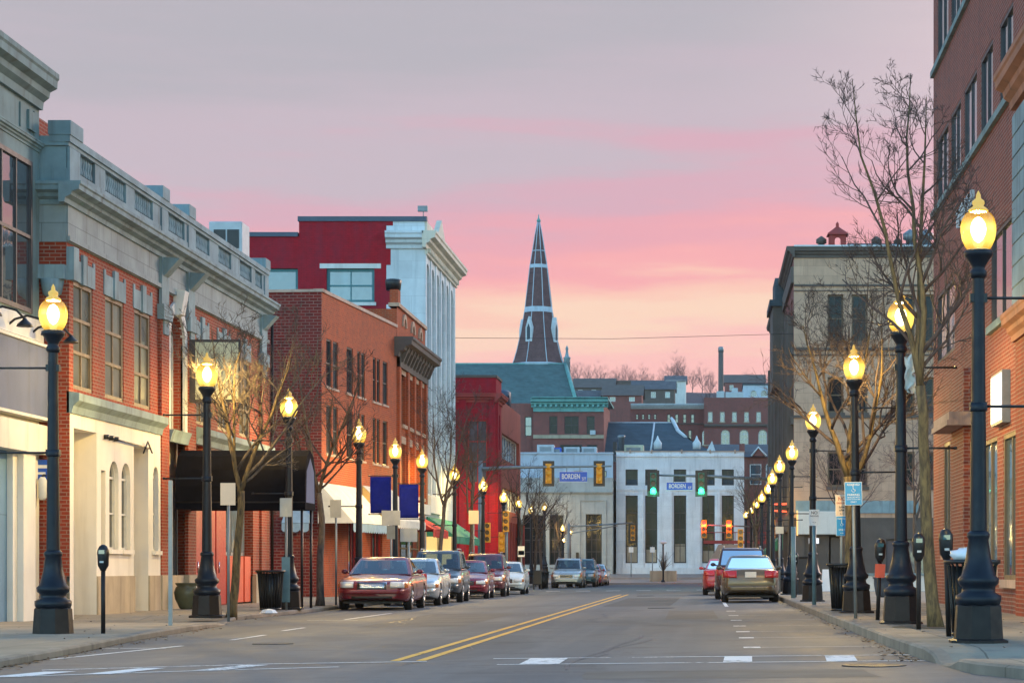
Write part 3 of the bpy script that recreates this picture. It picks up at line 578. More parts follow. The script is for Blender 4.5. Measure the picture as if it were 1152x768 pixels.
# entrance canopy
t = thing('entrance_canopy', 'black box canopy on slim poles reaching from the red doors to the kerb', 'canopy', (-13.5, 54.1, 0))
prof = [(0, 2.62), (0, 3.2), (.06, 3.62), (.25, 3.98), (.7, 4.15), (1.15, 3.98), (1.34, 3.62), (1.4, 3.2), (1.4, 2.62)]
m = MB(); m.grid([[(x, y, z) for y, z in prof] for x in (.02, .9, 1.7, 2.5, 3.3)], smooth=False); m.add([(3.3, y, z) for y, z in prof], [tuple(range(9))])
o = m.build('awning', M['black_cloth'], t); so = o.modifiers.new('s', 'SOLIDIFY'); so.thickness = .02
m = MB(); m.ext([(3.31, .12, 2.8), (3.31, 1.28, 2.8), (3.31, 1.2, 3.6), (3.31, .7, 3.95), (3.31, .2, 3.6)], (.012, 0, 0)); m.build('end_panel', M['mauve'], t)
for y in (.08, 1.32):
    m = MB(); m.tube([(3.22, y, .08), (3.22, y, 2.7)], .035, 8); m.build('pole', M['black'], t)
for y in (-.03, 1.43): m = MB(); m.tube([(.05, y, 2.8), (3.3, y, 2.8)], .018, 6); m.build('rail', M['post2'], t)
t = thing('projecting_sign', 'blank cream sign box in a dark frame projecting over the black canopy', 'sign', (-13.5, 55.4, 0))
m = MB(); m.box(.05, 1.42, -.1, .1, 5.42, 7.05); m.build('frame', M['frame_dark'], t); m = MB(); m.box(.25, 1.36, -.115, .115, 5.5, 6.98); m.build('face', M['lemon'], t)
t = thing('rooftop_unit', 'pale metal rooftop unit with dark louvres rising behind the balustrade', 'rooftop unit', (-17.8, 80, 10.7))
m = MB(); m.box(-.68, .55, -.8, .5, 0, 3.3); m.build('casing', M['ac'], t, bevel=.03)
for a in (-.5, .0): m = MB(); m.box(a, a+.44, -.82, -.8, 2.3, 3.0); m.build('louvre', M['black'], t)
t = thing('flower_urn', 'glazed olive flower urn standing by the brick building', 'urn', (-13.05, 53.6, ZL))
m = MB(); m.lathe([(.16, 0), (.2, .04), (.30, .25), (.33, .42), (.29, .54), (.25, .58), (.30, .64), (.30, .66), (.24, .66), (.22, .56)], 20); m.build('body', M['pot'], t)
t = thing('wall_lantern', 'small white lantern on a bracket at the brick corner', 'wall lamp', (-13.85, 44.95, 0))
m = MB(); m.tube([(0, 0, 3.05), (-.05, -.2, 3.08), (-.05, -.3, 3.05)], .02, 6); m.build('bracket', M['black'], t); m = MB(); m.lathe([(.05, 2.55), (.09, 2.6), (.1, 2.95), (.05, 3.03)], 8, (-.05, -.3, 0)); m.build('lantern', M['frame_white'], t)
t = thing('blade_sign', 'small blue sign bracketed on the brick corner beside the lantern', 'sign', (-13.95, 44.98, 0)); m = MB(); m.box(-.28, .2, -.16, -.12, 2.98, 3.4); m.build('panel', M['sign_blue'], t); m = MB(); m.tube([(-.05, 0, 3.44), (-.05, -.2, 3.44)], .02, 6); m.build('bracket', M['black'], t)
m = MB(); m.box(-.2, .12, -.168, -.16, 3.22, 3.29); m.box(-.15, .06, -.168, -.16, 3.09, 3.14); m.build('lettering', M['sign_white'], t)

# ------------------------------------------------------------------ left: tall orange brick building
rot = math.atan2(-(13.9-12.85), 11.4)
t = thing('brick_building', 'plain orange brick building with narrow paired windows, dark red end wall and awnings', 'building', (-13.9, 77, 0), rot); L, D = 11.45, 12
def dC(px):   # distance along the rotated street face at a photo column
    k = (px-795)/F; return (k*77+13.9) / (math.sin(-rot) - k*math.cos(rot))
hs = []
for a, b in ((367, 373), (374.5, 380), (390, 397), (402, 405.5), (406.5, 410.5), (419.5, 423), (424, 427.5), (430.5, 436)): hs += [H(dC(a), dC(b), 7.75, 9.5, depth=.15), H(dC(a), dC(b), 5.3, 7.1, depth=.15)]
hs += [H(dC(391), dC(402), .9, 3.2, depth=.2), H(dC(417), dC(430), .9, 3.2, depth=.2)]
m = MB(); wall(m, FL, 0, L, 0, 11.1, hs); m.build('wall', M['brick_c'], t); m = MB(); wall(m, FLE, 0, D, 0, 11.1); block_shell(m, FL, L, D, 0, 11.1); m.build('end_wall', M['brick_dark'], t)
for h in hs[:-2]: window(t, FL, h, 'frame_dark', 'glass', 1, 2, .06, ('coping', .08, .05))
for h in hs[-2:]: window(t, FL, h, 'frame_red', 'glass', 3, 1, .08)
m = MB(); fbox(m, FL, 0.0, L, 11.1, 11.22, -.3, .05); fbox(m, FLE, -.05, D, 11.1, 11.2, -.3, .05); m.build('coping', M['coping'], t); roof(t, FL, L, D, 10.7)
def awning(root, F, u0, u1, z0, z1, w0, pr, mat, side, val=None, nm='awning', scallop=True):
    m = MB(); m.quad(F.p(u0, z1, w0), F.p(u1, z1, w0), F.p(u1, z0, w0+pr), F.p(u0, z0, w0+pr))
    so = m.build(nm, M[mat], root); q = so.modifiers.new('s', 'SOLIDIFY'); q.thickness = .03
    for u in (u0, u1): m = MB(); m.add([F.p(u, z1, w0), F.p(u, z0, w0), F.p(u, z0, w0+pr)], [(0, 1, 2)]); s2 = m.build('side_panel', M[side], so); q = s2.modifiers.new('s', 'SOLIDIFY'); q.thickness = .02
    m = MB(); n = max(3, int((u1-u0)/.35)); d = (u1-u0)/n
    for i in range(n):
        a = u0+i*d; pts = [(a, z0)] + [(a+d*(.5-.5*math.cos(math.pi*j/6)), z0-.22-(.1*math.sin(math.pi*j/6) if scallop else 0)) for j in range(7)] + [(a+d, z0)]
        m.add([F.p(x, z, w0+pr+.01) for x, z in pts], [tuple(range(len(pts)))])
    s3 = m.build('valance', M[val or mat], so); q = s3.modifiers.new('s', 'SOLIDIFY'); q.thickness = .015
    return so
awning(t, FL, -.6, dC(399), 2.75, 4.2, .03, 1.3, 'white_cloth', 'white_cloth', 'blue_white_cloth'); awning(t, FLE, 0.3, 1.3, 2.75, 3.3, .03, .55, 'blue_white_cloth', 'blue_white_cloth')
awning(t, FL, dC(407), dC(440), 3.0, 4.35, .03, 1.4, 'white_cloth', 'tan_cloth', 'white_cloth')
# ------------------------------------------------------------------ left: narrow ornate brick front
t = thing('brick_building', 'narrow brick front with bracketed stone cornice and arched parapet panel', 'building', (-12.85, 88.5, 0)); L, D = 8.9, 11
us = [(1.3, 2.5), (3.2, 4.5), (5.2, 6.5), (7.1, 8.3)]; hs = [H(a, b, z, z+2.1, depth=.25) for a, b in us for z in (4.3, 7.2)] + [H(.8, 8.2, .7, 3.3, depth=.3)]
m = MB(); wall(m, FL, 0, L, 0, 9.9, hs); wall(m, FLE, 0, D, 0, 11.9); block_shell(m, FL, L, D, 0, 11.2); wall(m, FL, 0, L, 9.9, 12.0)
for a in (0, 2.55, 4.55, 6.55, 8.4): fbox(m, FL, a, a+.5, 3.6, 9.9, 0, .12)
fbox(m, FL, 0, .7, 12, 12.7, -.3, .05); m.build('wall', M['brick_c'], t)
for h in hs: window(t, FL, h, 'frame_brown', 'glass', 1 if h.u1-h.u0 < 3 else 4, 2, .08, ('beige', .15, .1) if h.z0 > 3 else None, ('beige', .3, .1) if h.z0 > 3 else None)
m = MB(); cornice(m, FL, -.5, L+.1, 9.9, 10.7, .75); cornice(m, FLE, 0, 3, 10.3, 10.7, .4); fbox(m, FL, 0, L, 9.5, 9.9, 0, .15)
for i in range(10): profile(m, Fac((0, .2+i*.92), (0, 1), (1, 0)), 0, .22, [(.1, 9.7), (.25, 9.75), (.5, 10.35), (.1, 10.35)])
m.build('cornice', M['trim_dark'], t); m = MB(); fbox(m, FL, -.05, L, 12.0, 12.15, -.35, .1)
for u in (2.0, 4.6, 7.0):
    h = H(u-.55, u+.55, 10.8, 11.9, True); A = arc(h); B = arc(H(u-.35, u+.35, 10.8, 11.7, True))
    for i in range(len(A)-1): m.ext([FL.p(*A[i], 0), FL.p(*A[i+1], 0), FL.p(*B[i+1], 0), FL.p(*B[i], 0)], (.08, 0, 0))
m.build('parapet_trim', M['beige'], t); roof(t, FL, L, D, 11.0)
m = MB(); m.lathe([(.3, 12.7), (.35, 13.1), (.32, 13.15)], 10, (-.2, .35, 0)); m.build('chimney_pot', M['black'], t)
m = MB(); fbox(m, FL, .5, L-.3, 3.55, 4.0, .02, .3); m.build('fascia', M['white_band'], t)
awning(t, FL, .6, 5.6, 2.75, 3.5, .03, 1.4, 'red_cloth', 'red_cloth'); m = MB(); fbox(m, FL, .9, 8.1, .8, 3.2, -.29, -.285); m.build('shop_light', M['warm_lit'], t)
# ------------------------------------------------------------------ left: tall red side and white arcaded front
t = thing('white_fronted_building', 'tall building with white arcaded stone front and red painted brick side', 'building', (-12.9, 97.6, 0)); L, D = 11.8, 11
WS = [H(2.3, 4.5, 13.3, 14.85, depth=.25), H(5.8, 7.4, 13.7, 14.85, depth=.25)]
m = MB(); wall(m, FLE, 1.45, 5.75, 0, 17.0, WS); wall(m, FLE, 5.75, 8.3, 0, 16.3, WS); m.quad(FL.p(0, 0, -8.3), FL.p(L, 0, -8.3), FL.p(L, 16.3, -8.3), FL.p(0, 16.3, -8.3)); m.quad(FL.p(0, 16.3, -5.75), FL.p(L, 16.3, -5.75), FL.p(L, 17, -5.75), FL.p(0, 17, -5.75)); m.quad(FL.p(L, 0, 0), FL.p(L, 0, -8.3), FL.p(L, 16.3, -8.3), FL.p(L, 16.3, 0)); m.build('side_wall', M['red_paint'], t)
window(t, FLE, WS[0], 'frame_teal', 'glass_blue', 2, 2, .13, ('white_band', .15, .08), ('white_band', .22, .3)); window(t, FLE, WS[1], 'frame_teal', 'glass_blue', 1, 1, .13)
m = MB(); wall(m, FLE, 0, 1.45, 0, 17.0)
for i in range(12): fbox(m, FLE, 1.4, 1.4+(.35 if i % 2 else .15), 6+i*.9, 6.9+i*.9, -.1, .02)
m.build('quoin_wall', M['white_stone'], t)
ars = [H(.45+i*1.85, 1.75+i*1.85, 4.6, 15.2, True, .5) for i in range(6)]
m = MB(); wall(m, FL, 0, L, 4.0, 17.0, ars); wall(m, FL, 0, L, 0, 4, [H(.6, 5.5, .5, 3.3), H(6.2, 11.2, .5, 3.3)])
for i in range(7): fbox(m, FL, .02+i*1.85, .38+i*1.85, 4.4, 15.6, 0, .05); 
m.build('arcade_front', M['white_stone'], t)
for h in ars:
    g = MB(); fbox(g, FL, h.u0+.1, h.u0+.16, h.z0, h.z1-.7, -.4, -.2); fbox(g, FL, h.u1-.16, h.u1-.1, h.z0, h.z1-.7, -.4, -.2); c = (h.u0+h.u1)/2
    fbox(g, FL, c-.05, c+.05, h.z0, h.z1-.2, -.4, -.2)
    for z in (7.4, 8.0, 11.0, 11.6): fbox(g, FL, h.u0+.02, h.u1-.02, z, z+.35, -.42, -.25)
    o = g.build('window', M['white_stone'], t); g = MB(); A = arc(h); g.add([FL.p(h.u0, h.z0, -.44), FL.p(h.u1, h.z0, -.44)] + [FL.p(a, b, -.44) for a, b in A[::-1]], [tuple(range(len(A)+2))]); g.build('pane', M['glass_blue'], o)
m = MB(); cornice(m, FL, -.55, L+.4, 15.75, 16.5, .6); fbox(m, FL, .03, L, 16.5, 17.0, -.2, .1); fbox(m, FL, 0, L, 15.5, 15.75, 0, .12)
for i in range(24): fbox(m, FL, .2+i*.48, .4+i*.48, 15.6, 15.8, .1, .25)
profile(m, Fac((0, 0), (1, 0), (0, 1)), 0, 0, [(0, 0)]*3) if False else None
m.add([FL.p(4.2, 17.0, .05), FL.p(7.6, 17.0, .05), FL.p(5.9, 18.0, .05), FL.p(4.2, 17.0, -.2), FL.p(7.6, 17.0, -.2), FL.p(5.9, 18.0, -.2)], [(0,1,2),(3,5,4),(0,2,5,3),(1,4,5,2),(0,3,4,1)])
m.build('cornice', M['cream_stone'], t); m = MB(); cornice(m, FLE, 0, 1.75, 15.75, 16.5, .55); m.build('cornice_return', M['white_stone'], t)
m = MB(); fbox(m, FLE, -.1, 5.8, 17.0, 17.22, -.3, .08); fbox(m, FLE, 5.8, 8.4, 16.3, 16.5, -.3, .08); m.build('coping', M['dark_cap'], t)
r = MB(); r.quad(FL.p(0, 16.9, 0), FL.p(L, 16.9, 0), FL.p(L, 16.9, -5.75), FL.p(0, 16.9, -5.75)); r.quad(FL.p(0, 16.2, -5.75), FL.p(L, 16.2, -5.75), FL.p(L, 16.2, -8.3), FL.p(0, 16.2, -8.3)); r.build('roof', M['tar'], t)
for a, b in ((.6, 5.5), (6.2, 11.2)):
    m = MB(); fbox(m, FL, a, b, .5, 3.3, -.18, -.14); m.build('shop_light', M['warm_lit'], t)
awning(t, FL, .4, 10.8, 2.6, 3.5, .04, 1.3, 'green_cloth', 'green_cloth'); m = MB(); fbox(m, FL, .6, 5.5, 3.7, 4.5, .02, .2); m.build('fascia', M['cream'], t)
m = MB(); m.tube([(-.1, .3, 17.2), (-.1, .3, 17.6)], .02, 5); m.box(-.35, .1, .2, .4, 17.5, 17.75); m.build('roof_vent', M['steel'], t)
# ------------------------------------------------------------------ left: red painted block past the side street
t = thing('red_building', 'red painted block with dark cornice and salmon annex beyond the white front', 'building', (-12.0, 121.5, 0)); D = 9
hs = [H(.6, 2.4, 8.0, 10.0), H(.6, 2.4, 4.6, 6.6)]
m = MB(); wall(m, FL, 0, 3.2, 0, 12.0, hs); wall(m, FLE, 0, D, 0, 12.0, [H(.5, 1.6, 6.0, 9.6)]); m.quad(FL.p(3.2, 0, -D), FL.p(0, 0, -D), FL.p(0, 12, -D), FL.p(3.2, 12, -D)); m.quad(FL.p(3.2, 0, 0), FL.p(3.2, 0, -D), FL.p(3.2, 12, -D), FL.p(3.2, 12, 0))
fbox(m, FL, 0, .5, 0, 11, 0, .12); fbox(m, FLE, 0, .4, 0, 11, 0, .12); fbox(m, FLE, 1.7, 2.1, 0, 11, 0, .12); m.build('wall', M['red_paint'], t)
window(t, FLE, H(.5, 1.6, 6.0, 9.6), 'frame_red', 'glass', 2, 3)
for h in hs: window(t, FL, h, 'frame_red', 'glass', 2, 2)
m = MB(); cornice(m, FL, -.35, 3.5, 10.6, 11.1, .4); cornice(m, FLE, 0, D, 10.6, 11.1, .38); m.build('cornice', M['red_trim'], t); m = MB(); fbox(m, FL, -.05, 3.2, 12, 12.15, -.3, .06); fbox(m, FLE, 0, D, 12, 12.15, -.3, .06); m.build('coping', M['trim_dark'], t)
hs = [H(3.6, 15.0, 7.6, 9.1, depth=.3), H(3.6, 15.0, 4.6, 5.9, depth=.3)]
m = MB(); wall(m, FL, 3.2, 16, 0, 11.0, hs); m.quad(FL.p(16, 0, 0), FL.p(16, 0, -D), FL.p(16, 11, -D), FL.p(16, 11, 0)); m.build('annex_wall', M['salmon'], t)
for h in hs: window(t, FL, h, 'frame_white', 'glass', 7, 1, .1)
m = MB(); fbox(m, FL, 3.3, 16, .1, 3.9, .01, .2)
for i in range(8): fbox(m, FL, 3.3+i*1.7, 3.5+i*1.7, .1, 3.9, .2, .32)
m.build('shopfront', M['red_trim'], t)
r = MB(); r.quad((0, 0, 11.9), (0, 3.2, 11.9), (-D, 3.2, 11.9), (-D, 0, 11.9)); r.quad((0, 3.2, 10.9), (0, 16, 10.9), (-D, 16, 10.9), (-D, 3.2, 10.9)); r.build('roof', M['tar'], t)
t = thing('water_tank', 'dark drum and cage standing on the red block roof', 'tank', (-12.8, 133, 10.9)); m = MB(); m.lathe([(.55, .3), (.6, .35), (.6, 1.2), (.4, 1.35)], 12); m.build('drum', M['dark_cap'], t); m = MB()
for a in (-.5, .5):
    for b in (-.5, .5): m.tube([(a, b, 0), (a, b, 1.0)], .05, 5)
m.build('stand', M['black'], t)

# ------------------------------------------------------------------ the white bank and the stone building closing the street
FC = Fac((0, 0), (1, 0), (0, -1))
def U(px, d, x0): return PX(px, d) - x0
t = thing('bank_building', 'white bank with tall piers and dark glass slots at the end of the street', 'building', (-7.0, 165, .6)); L = 9.9; z = lambda py: PZ(py, 165) - .6; u = lambda px: U(px, 165, -7.0)
cols = [(703.7, 717.5), (725.8, 739.4), (758, 772), (790, 804), (812, 825.6)]
hs = [H(u(a), u(b), z(633), z(557), depth=.4) for a, b in cols] + [H(u(a), u(b), z(545.6), z(527.7), depth=.2) for a, b in cols]
m = MB(); wall(m, FC, 0, L, -.7, z(508), hs); m.quad((0, 0, -.7), (0, 14, -.7), (0, 14, z(508)), (0, 0, z(508))); m.quad((L, 0, -.7), (L, 14, -.7), (L, 14, z(508)), (L, 0, z(508)))
for a, b in zip([700.5, 719.5, 741, 774, 806], [702.5, 724, 756, 788, 810]): fbox(m, FC, u(a), u(b), z(640), z(553), 0, .16)
fbox(m, FC, 0, L, z(513.5), z(511.5), 0, .12); fbox(m, FC, 0, L, z(551.5), z(549), 0, .08); fbox(m, FC, 0, L, -.3, z(638), 0, .3); m.build('wall', M['bank'], t)
for i, h in enumerate(hs):
    o = window(t, FC, h, 'frame_dark', 'glass_dark', 1 if i in (0, 1) or i == 5 else 2, 4 if i < 5 else 1, .07)
    m = MB(); zz = h.z0 + (h.z1-h.z0)*((.24, .2, .28, .18, .3)[i] if i < 5 else .35); fbox(m, FC, h.u0+.08, h.u1-.08, h.z0+.08, zz, -h.d+.061, -h.d+.066); m.build('blind', M['tan' if i < 5 else 'slate'], o)
m = MB(); m.quad((0, 0, z(509)), (L, 0, z(509)), (L, 14, z(509)), (0, 14, z(509))); m.build('roof', M['tar'], t)
m = MB(); fbox(m, FC, -.05, L+.05, z(508), z(507), -.4, .06)
for px in (708, 732, 766, 798, 826): fbox(m, FC, u(px), u(px)+.12, z(509.5), z(505.5), -.2, .1)
m.build('coping', M['coping'], t)
t = thing('stone_building', 'bone coloured stone hall with one tall dark window beside the white bank', 'building', (-16.2, 163.5, .6)); L = 9.0; z = lambda py: PZ(py, 163.5) - .6; u = lambda px: U(px, 163.5, -16.2)
hs = [H(u(659), u(677), z(635), z(578), depth=.35), H(u(588), u(612), z(635), z(579), depth=.3), H(u(618), u(634), z(635), z(579), depth=.3)]
m = MB(); wall(m, FC, 0, L, -.7, z(537), hs); m.quad((L, 0, -.7), (L, 14, -.7), (L, 14, z(537)), (L, 0, z(537))); fbox(m, FC, 0, L, -.3, z(636), 0, .2); fbox(m, FC, u(652), u(653), z(636), z(562), 0, .08); fbox(m, FC, u(681), u(682), z(636), z(562), 0, .08); fbox(m, FC, u(653), u(681), z(563), z(562), 0, .08); m.build('wall', M['beige2'], t)
for h in hs: window(t, FC, h, 'frame_dark', 'glass_dark', 3, 4, .08)
m = MB(); cornice(m, FC, 0, L, z(556), z(553), .3); m.build('cornice', M['beige2'], t)
up = [H(u(645), u(655), z(536), z(529), depth=.12), H(u(672), u(682), z(536), z(529), depth=.12)]
m = MB(); wall(m, FC, 0, L, z(537), z(509), up, -.6); m.quad(FC.p(0, z(537), 0), FC.p(L, z(537), 0), FC.p(L, z(537), -.6), FC.p(0, z(537), -.6)); fbox(m, FC, 0, L, z(510), z(508), -1, -.5); m.quad((0, .6, z(509)), (L, .6, z(509)), (L, 14, z(509)), (0, 14, z(509))); m.build('parapet', M['bank_blue'], t)
for h in up: window(t, FC, h, 'frame_dark', 'glass', 1, 1, .05, w=-.6)
m = MB(); fbox(m, FC, u(648), u(651), z(632), z(621), 0, .15); m.build('night_safe', M['black'], t)
for i, (a, b, c, d_, mt, lb) in enumerate(((604, 623, 498, 508, 'ac', 'long pale rooftop unit behind the parapet of the bone stone hall'), (622, 631, 501, 508, 'sign_blue', 'small blue rooftop unit among the pale units'), (634, 652, 500, 508, 'ac', 'square pale rooftop unit right of the blue one'), (654, 671, 499.5, 508, 'ac', 'pale rooftop unit closest to the white bank'), (701, 724, 496, 507, 'lemon', 'pale yellow rooftop unit on the white bank'))):
    yy = 166 + i*.4 if i < 4 else 169; x0, x1 = PX(a, yy), PX(b, yy); t = thing('rooftop_unit', lb, 'rooftop unit', ((x0+x1)/2, yy+.7, PZ(509, 165)), group='rooftop units at the end of the street'); w2 = (x1-x0)/2; hh = PZ(c, yy) - PZ(508, yy)
    m = MB(); m.box(-w2, w2, -.6, .6, 0, hh); m.build('casing', M[mt], t, bevel=.03); m = MB(); m.box(-w2*.7, w2*.7, -.62, -.6, hh*.25, hh*.75); m.build('louvre', M['steel'], t)
t = thing('roof_exhaust', 'silver exhaust stack with round cap on the white bank roof', 'exhaust', (PX(699, 168), 168, PZ(509, 165))); m = MB(); m.lathe([(.22, 0), (.22, 1.3), (.3, 1.32), (.3, 1.5), (.2, 1.55)], 10); m.build('pipe', M['steel'], t); m = MB(); m.box(-.65, -.35, -.2, .2, 0, 1.0); m.build('duct', M['black'], t)
t = thing('concrete_ramp', 'pale sloping concrete slab leaning up beside the bank', 'ramp', (PX(806, 160), 160, .6))
m = MB(); m.ext([(-1.1, 0, 0), (.95, 0, 0), (1.85, 0, 2.35), (.15, 0, 2.35)], (0, 2.2, 0)); m.build('slab', M['plaza'], t)
t = thing('footbridge_railing', 'dark red railing across the top of the concrete ramp', 'railing', (PX(815, 163), 163.2, 2.95)); m = MB(); m.box(-1.6, 3.2, -.05, .05, .1, .35); m.build('beam', M['red_trim'], t)
for k in range(7): m = MB(); m.box(-1.55+k*.78, -1.5+k*.78, -.03, .03, .35, .95); m.build('post', M['red_trim'], t)
m = MB(); m.tube([(-1.6, 0, .97), (3.2, 0, .97)], .03, 6); m.build('rail', M['red_trim'], t)
t = thing('planter_box', 'square beige concrete planter with a dry bush on the plaza', 'planter', (PX(746, 153), 153.4, .2))
m = MB(); m.box(-.95, .95, -.8, .8, 0, .8); m.build('box', M['tan'], t, bevel=.03); m = MB(); rnd = random.Random(5)
for k in range(60):
    a = rnd.uniform(0, 6.28); e_ = rnd.uniform(.5, 1.4); m.tube([(0, 0, .75), (math.cos(a)*.35*rnd.random(), math.sin(a)*.3, .75+e_*.5), (math.cos(a)*.8*rnd.random(), math.sin(a)*.6*rnd.random(), .8+e_)], [.025, .015, .006], 4)
m.build('bush', M['shrub'], t)

# ------------------------------------------------------------------ buildings behind
t = thing('brick_building', 'red brick block with green copper cornice behind the stone hall', 'building', (PX(600, 195), 195, 0)); L = PX(683, 195)-PX(600, 195); z = lambda py: PZ(py, 195); u = lambda px: U(px, 195, PX(600, 195))
hs = [H(u(618), u(627), z(488), z(468)), H(u(635), u(651), z(488), z(468)), H(u(660), u(669), z(488), z(468)), H(u(630), u(655), z(512), z(500)), H(u(660), u(672), z(512), z(500))]
m = MB(); wall(m, FC, 0, L-.3, 0, z(452), hs); m.quad((L-.3, 0, 0), (L-.3, 12, 0), (L-.3, 12, z(452)), (L-.3, 0, z(452))); wl_ = [H(u(590), u(598), z(490), z(468))]; wall(m, FC, u(586), 0, 0, z(455), wl_, -.4); m.build('wall', M['brick_far'], t)
for h in hs: window(t, FC, h, 'frame_dark', 'glass_dark', 2 if h.u1-h.u0 > .9 else 1, 2, .07)
window(t, FC, wl_[0], 'frame_dark', 'glass_blue', 1, 2, .07, w=-.4)
m = MB(); cornice(m, FC, -.2, L+.1, z(458), z(448), .7); fbox(m, FC, 0, L-.3, z(463), z(458), 0, .15); fbox(m, FC, -.1, L+.1, z(449), z(447), -12, .7)
for k in range(14): fbox(m, FC, .1+k*.48, .3+k*.48, z(458), z(455), .1, .5)
m.build('cornice', M['copper'], t); m = MB(); fbox(m, FC, 0, L-.3, z(493), z(489), 0, .12); m.build('string_course', M['tan'], t)
m = MB(); m.quad((u(586), .4, z(455)), (0, .4, z(455)), (0, 12, z(455)), (u(586), 12, z(455))); m.build('roof', M['tar'], t)
m = MB(); fbox(m, FC, u(664), u(670), z(489), z(484), 0, .35); m.build('window_air_conditioner', M['ac'], t)
# church
t = thing('church', 'church with tall banded slate spire and long teal slate roof', 'church', (PX(606, 262), 262, 0)); z = lambda py: PZ(py, 262); k = 262/F
sp = [(3.4, z(412)), (3.1, z(405)), (2.78, z(395)), (2.25, z(375)), (1.82, z(352)), (1.72, z(346)), (1.15, z(302)), (1.08, z(298)), (.42, z(262)), (.13, z(249))]
m = MB(); m.lathe(sp, 8, ph=R(22.5), smooth=False); m.build('spire', M['slate_red'], t)
m = MB()
for a, b in ((352, 346), (302, 298), (283, 282)):
    def rad(py):
        for (r0, z0), (r1, z1) in zip(sp, sp[1:]):
            if z0 <= z(py) <= z1: return r0+(r1-r0)*(z(py)-z0)/(z1-z0)
        return sp[-1][0]
    m.lathe([(rad(a)+.05, z(a)), (rad(b)+.07, z(b))], 8, ph=R(22.5), smooth=False)
for i in range(8):
    a = R(22.5+45*i); m.tube([(r_*1.01*math.cos(a), r_*1.01*math.sin(a), z_) for r_, z_ in sp], .05, 5)
m.lathe([(3.5, z(417)), (3.6, z(410.5)), (3.3, z(409.5))], 8, ph=R(22.5), smooth=False); m.build('spire_trim', M['bank_blue'], t)
m = MB(); m.lathe([(.2, z(250)), (.28, z(248)), (.1, z(246)), (.03, z(241))], 8); m.build('finial', M['copper'], t)
for i in range(4):
    a = R(-115+90*i); o = MB(); o.ext([(-.42, -.5, z(386)), (.42, -.5, z(386)), (.42, -.5, z(370)), (0, -.5, z(358)), (-.42, -.5, z(370))], (0, .9, 0))
    o = o.build('lucarne', M['white_stone'], t); o.rotation_euler = (0, 0, a+R(90)); o.location = (math.cos(a)*2.0, math.sin(a)*2.0, 0); q = MB(); q.ext([(-.22, -.52, z(384)), (.22, -.52, z(384)), (.22, -.52, z(371)), (0, -.52, z(366)), (-.22, -.52, z(371))], (0, .015, 0)); q.build('louvre', M['slate'], o)
m = MB(); m.box(-3.0, 3.0, -3, 3, 0, z(414)); m.build('tower', M['brick_far'], t)
m = MB(); x0, x1 = PX(490, 262)-PX(606, 262), PX(637, 262)-PX(606, 262); zr, ze = z(412), z(462); m.quad((x0, -3.2, zr), (x1, -3.2, zr), (x1+1.9, -12, ze), (x0, -12, ze)); m.quad((x0, -3.2, zr), (x1, -3.2, zr), (x1+1.9, 6, ze), (x0, 6, ze)); m.build('roof', M['slate_teal'], t)
m = MB(); m.tube([(x1+.1, -3.2, zr+.05), (x1+2.0, -12, ze+.05)], .25, 6); m.tube([(x0, -3.2, zr), (x1, -3.2, zr)], .12, 6); m.build('roof_edge', M['copper'], t)
m = MB(); m.add([(x1, -3.2, zr), (x1+1.7, -12, ze), (x1+1.7, 6, ze)], [(0, 1, 2)]); m.quad((x1+1.7, -12, 0), (x1+1.7, 6, 0), (x1+1.7, 6, ze), (x1+1.7, -12, ze)); m.quad((x0, -12, 0), (x1+1.7, -12, 0), (x1+1.7, -12, ze), (x0, -12, ze)); m.build('wall', M['brick_far'], t)
m = MB(); m.lathe([(.4, zr-1.5), (.4, zr+.6), (.5, zr+.7), (.25, zr+.9), (.12, zr+1.6), (.2, zr+1.8), (.05, zr+2.2)], 8, (x1+.3, -3.2, 0)); m.build('pinnacle', M['stone_b'], t)
# slate roofed hall behind the bank
t = thing('slate_roofed_hall', 'low hall with hipped blue grey slate roof and white gable edge behind the bank', 'building', (0, 200, 0)); X = lambda px: PX(px, 200); z = lambda py: PZ(py, 200)
m = MB(); rows = []
for i in range(11):
    q = i/10; yy = 4-7.4*q; py = 472+(510-472)*q; rx_ = 757+46*q**1.75; rows.append([(X(px), yy, z(py)) for px in (682-7*q, 735-2*q, (735-2*q)*.55+rx_*.45, rx_)])
m.grid(rows, smooth=False); m.quad((X(682), 4, z(472)), (X(757), 4, z(472)), (X(803), 12, z(510)), (X(675), 12, z(510))); rows = []
for i in range(11):
    q = i/10; py = 472+(510-472)*q; rx_ = 757+46*q**1.75; rows.append([(X(rx_), 4-7.4*q, z(py)), (X(rx_), 4+8*q, z(py))])
m.grid(rows, smooth=False); m.build('roof', M['slate'], t)
m = MB(); m.tube([(X(754), 4.0, z(466)), (X(757), 3.9, z(471)), (X(757+46*.3**1.75), 4-7.4*.3, z(472+38*.3)), (X(757+46*.52**1.75), 4-7.4*.52, z(472+38*.52))], [.12, .2, .2, .16], 6); m.tube([(X(682), 4, z(472)), (X(756), 4, z(472))], .08, 5); m.tube([(X(735), 4, z(472)), (X(733), -3.45, z(510))], .09, 5); m.build('roof_edge', M['white_stone'], t)
for px in (741, 784): m = MB(); m.lathe([(.35, z(508)), (.38, z(501)), (.15, z(497)), (.03, z(493))], 8, (X(px), -4.2, 0)); m.build('pinnacle', M['white_stone'], t)
m = MB(); m.box(X(676), X(804), -3.2, 14, 0, z(510)); m.build('wall', M['brick_far'], t)
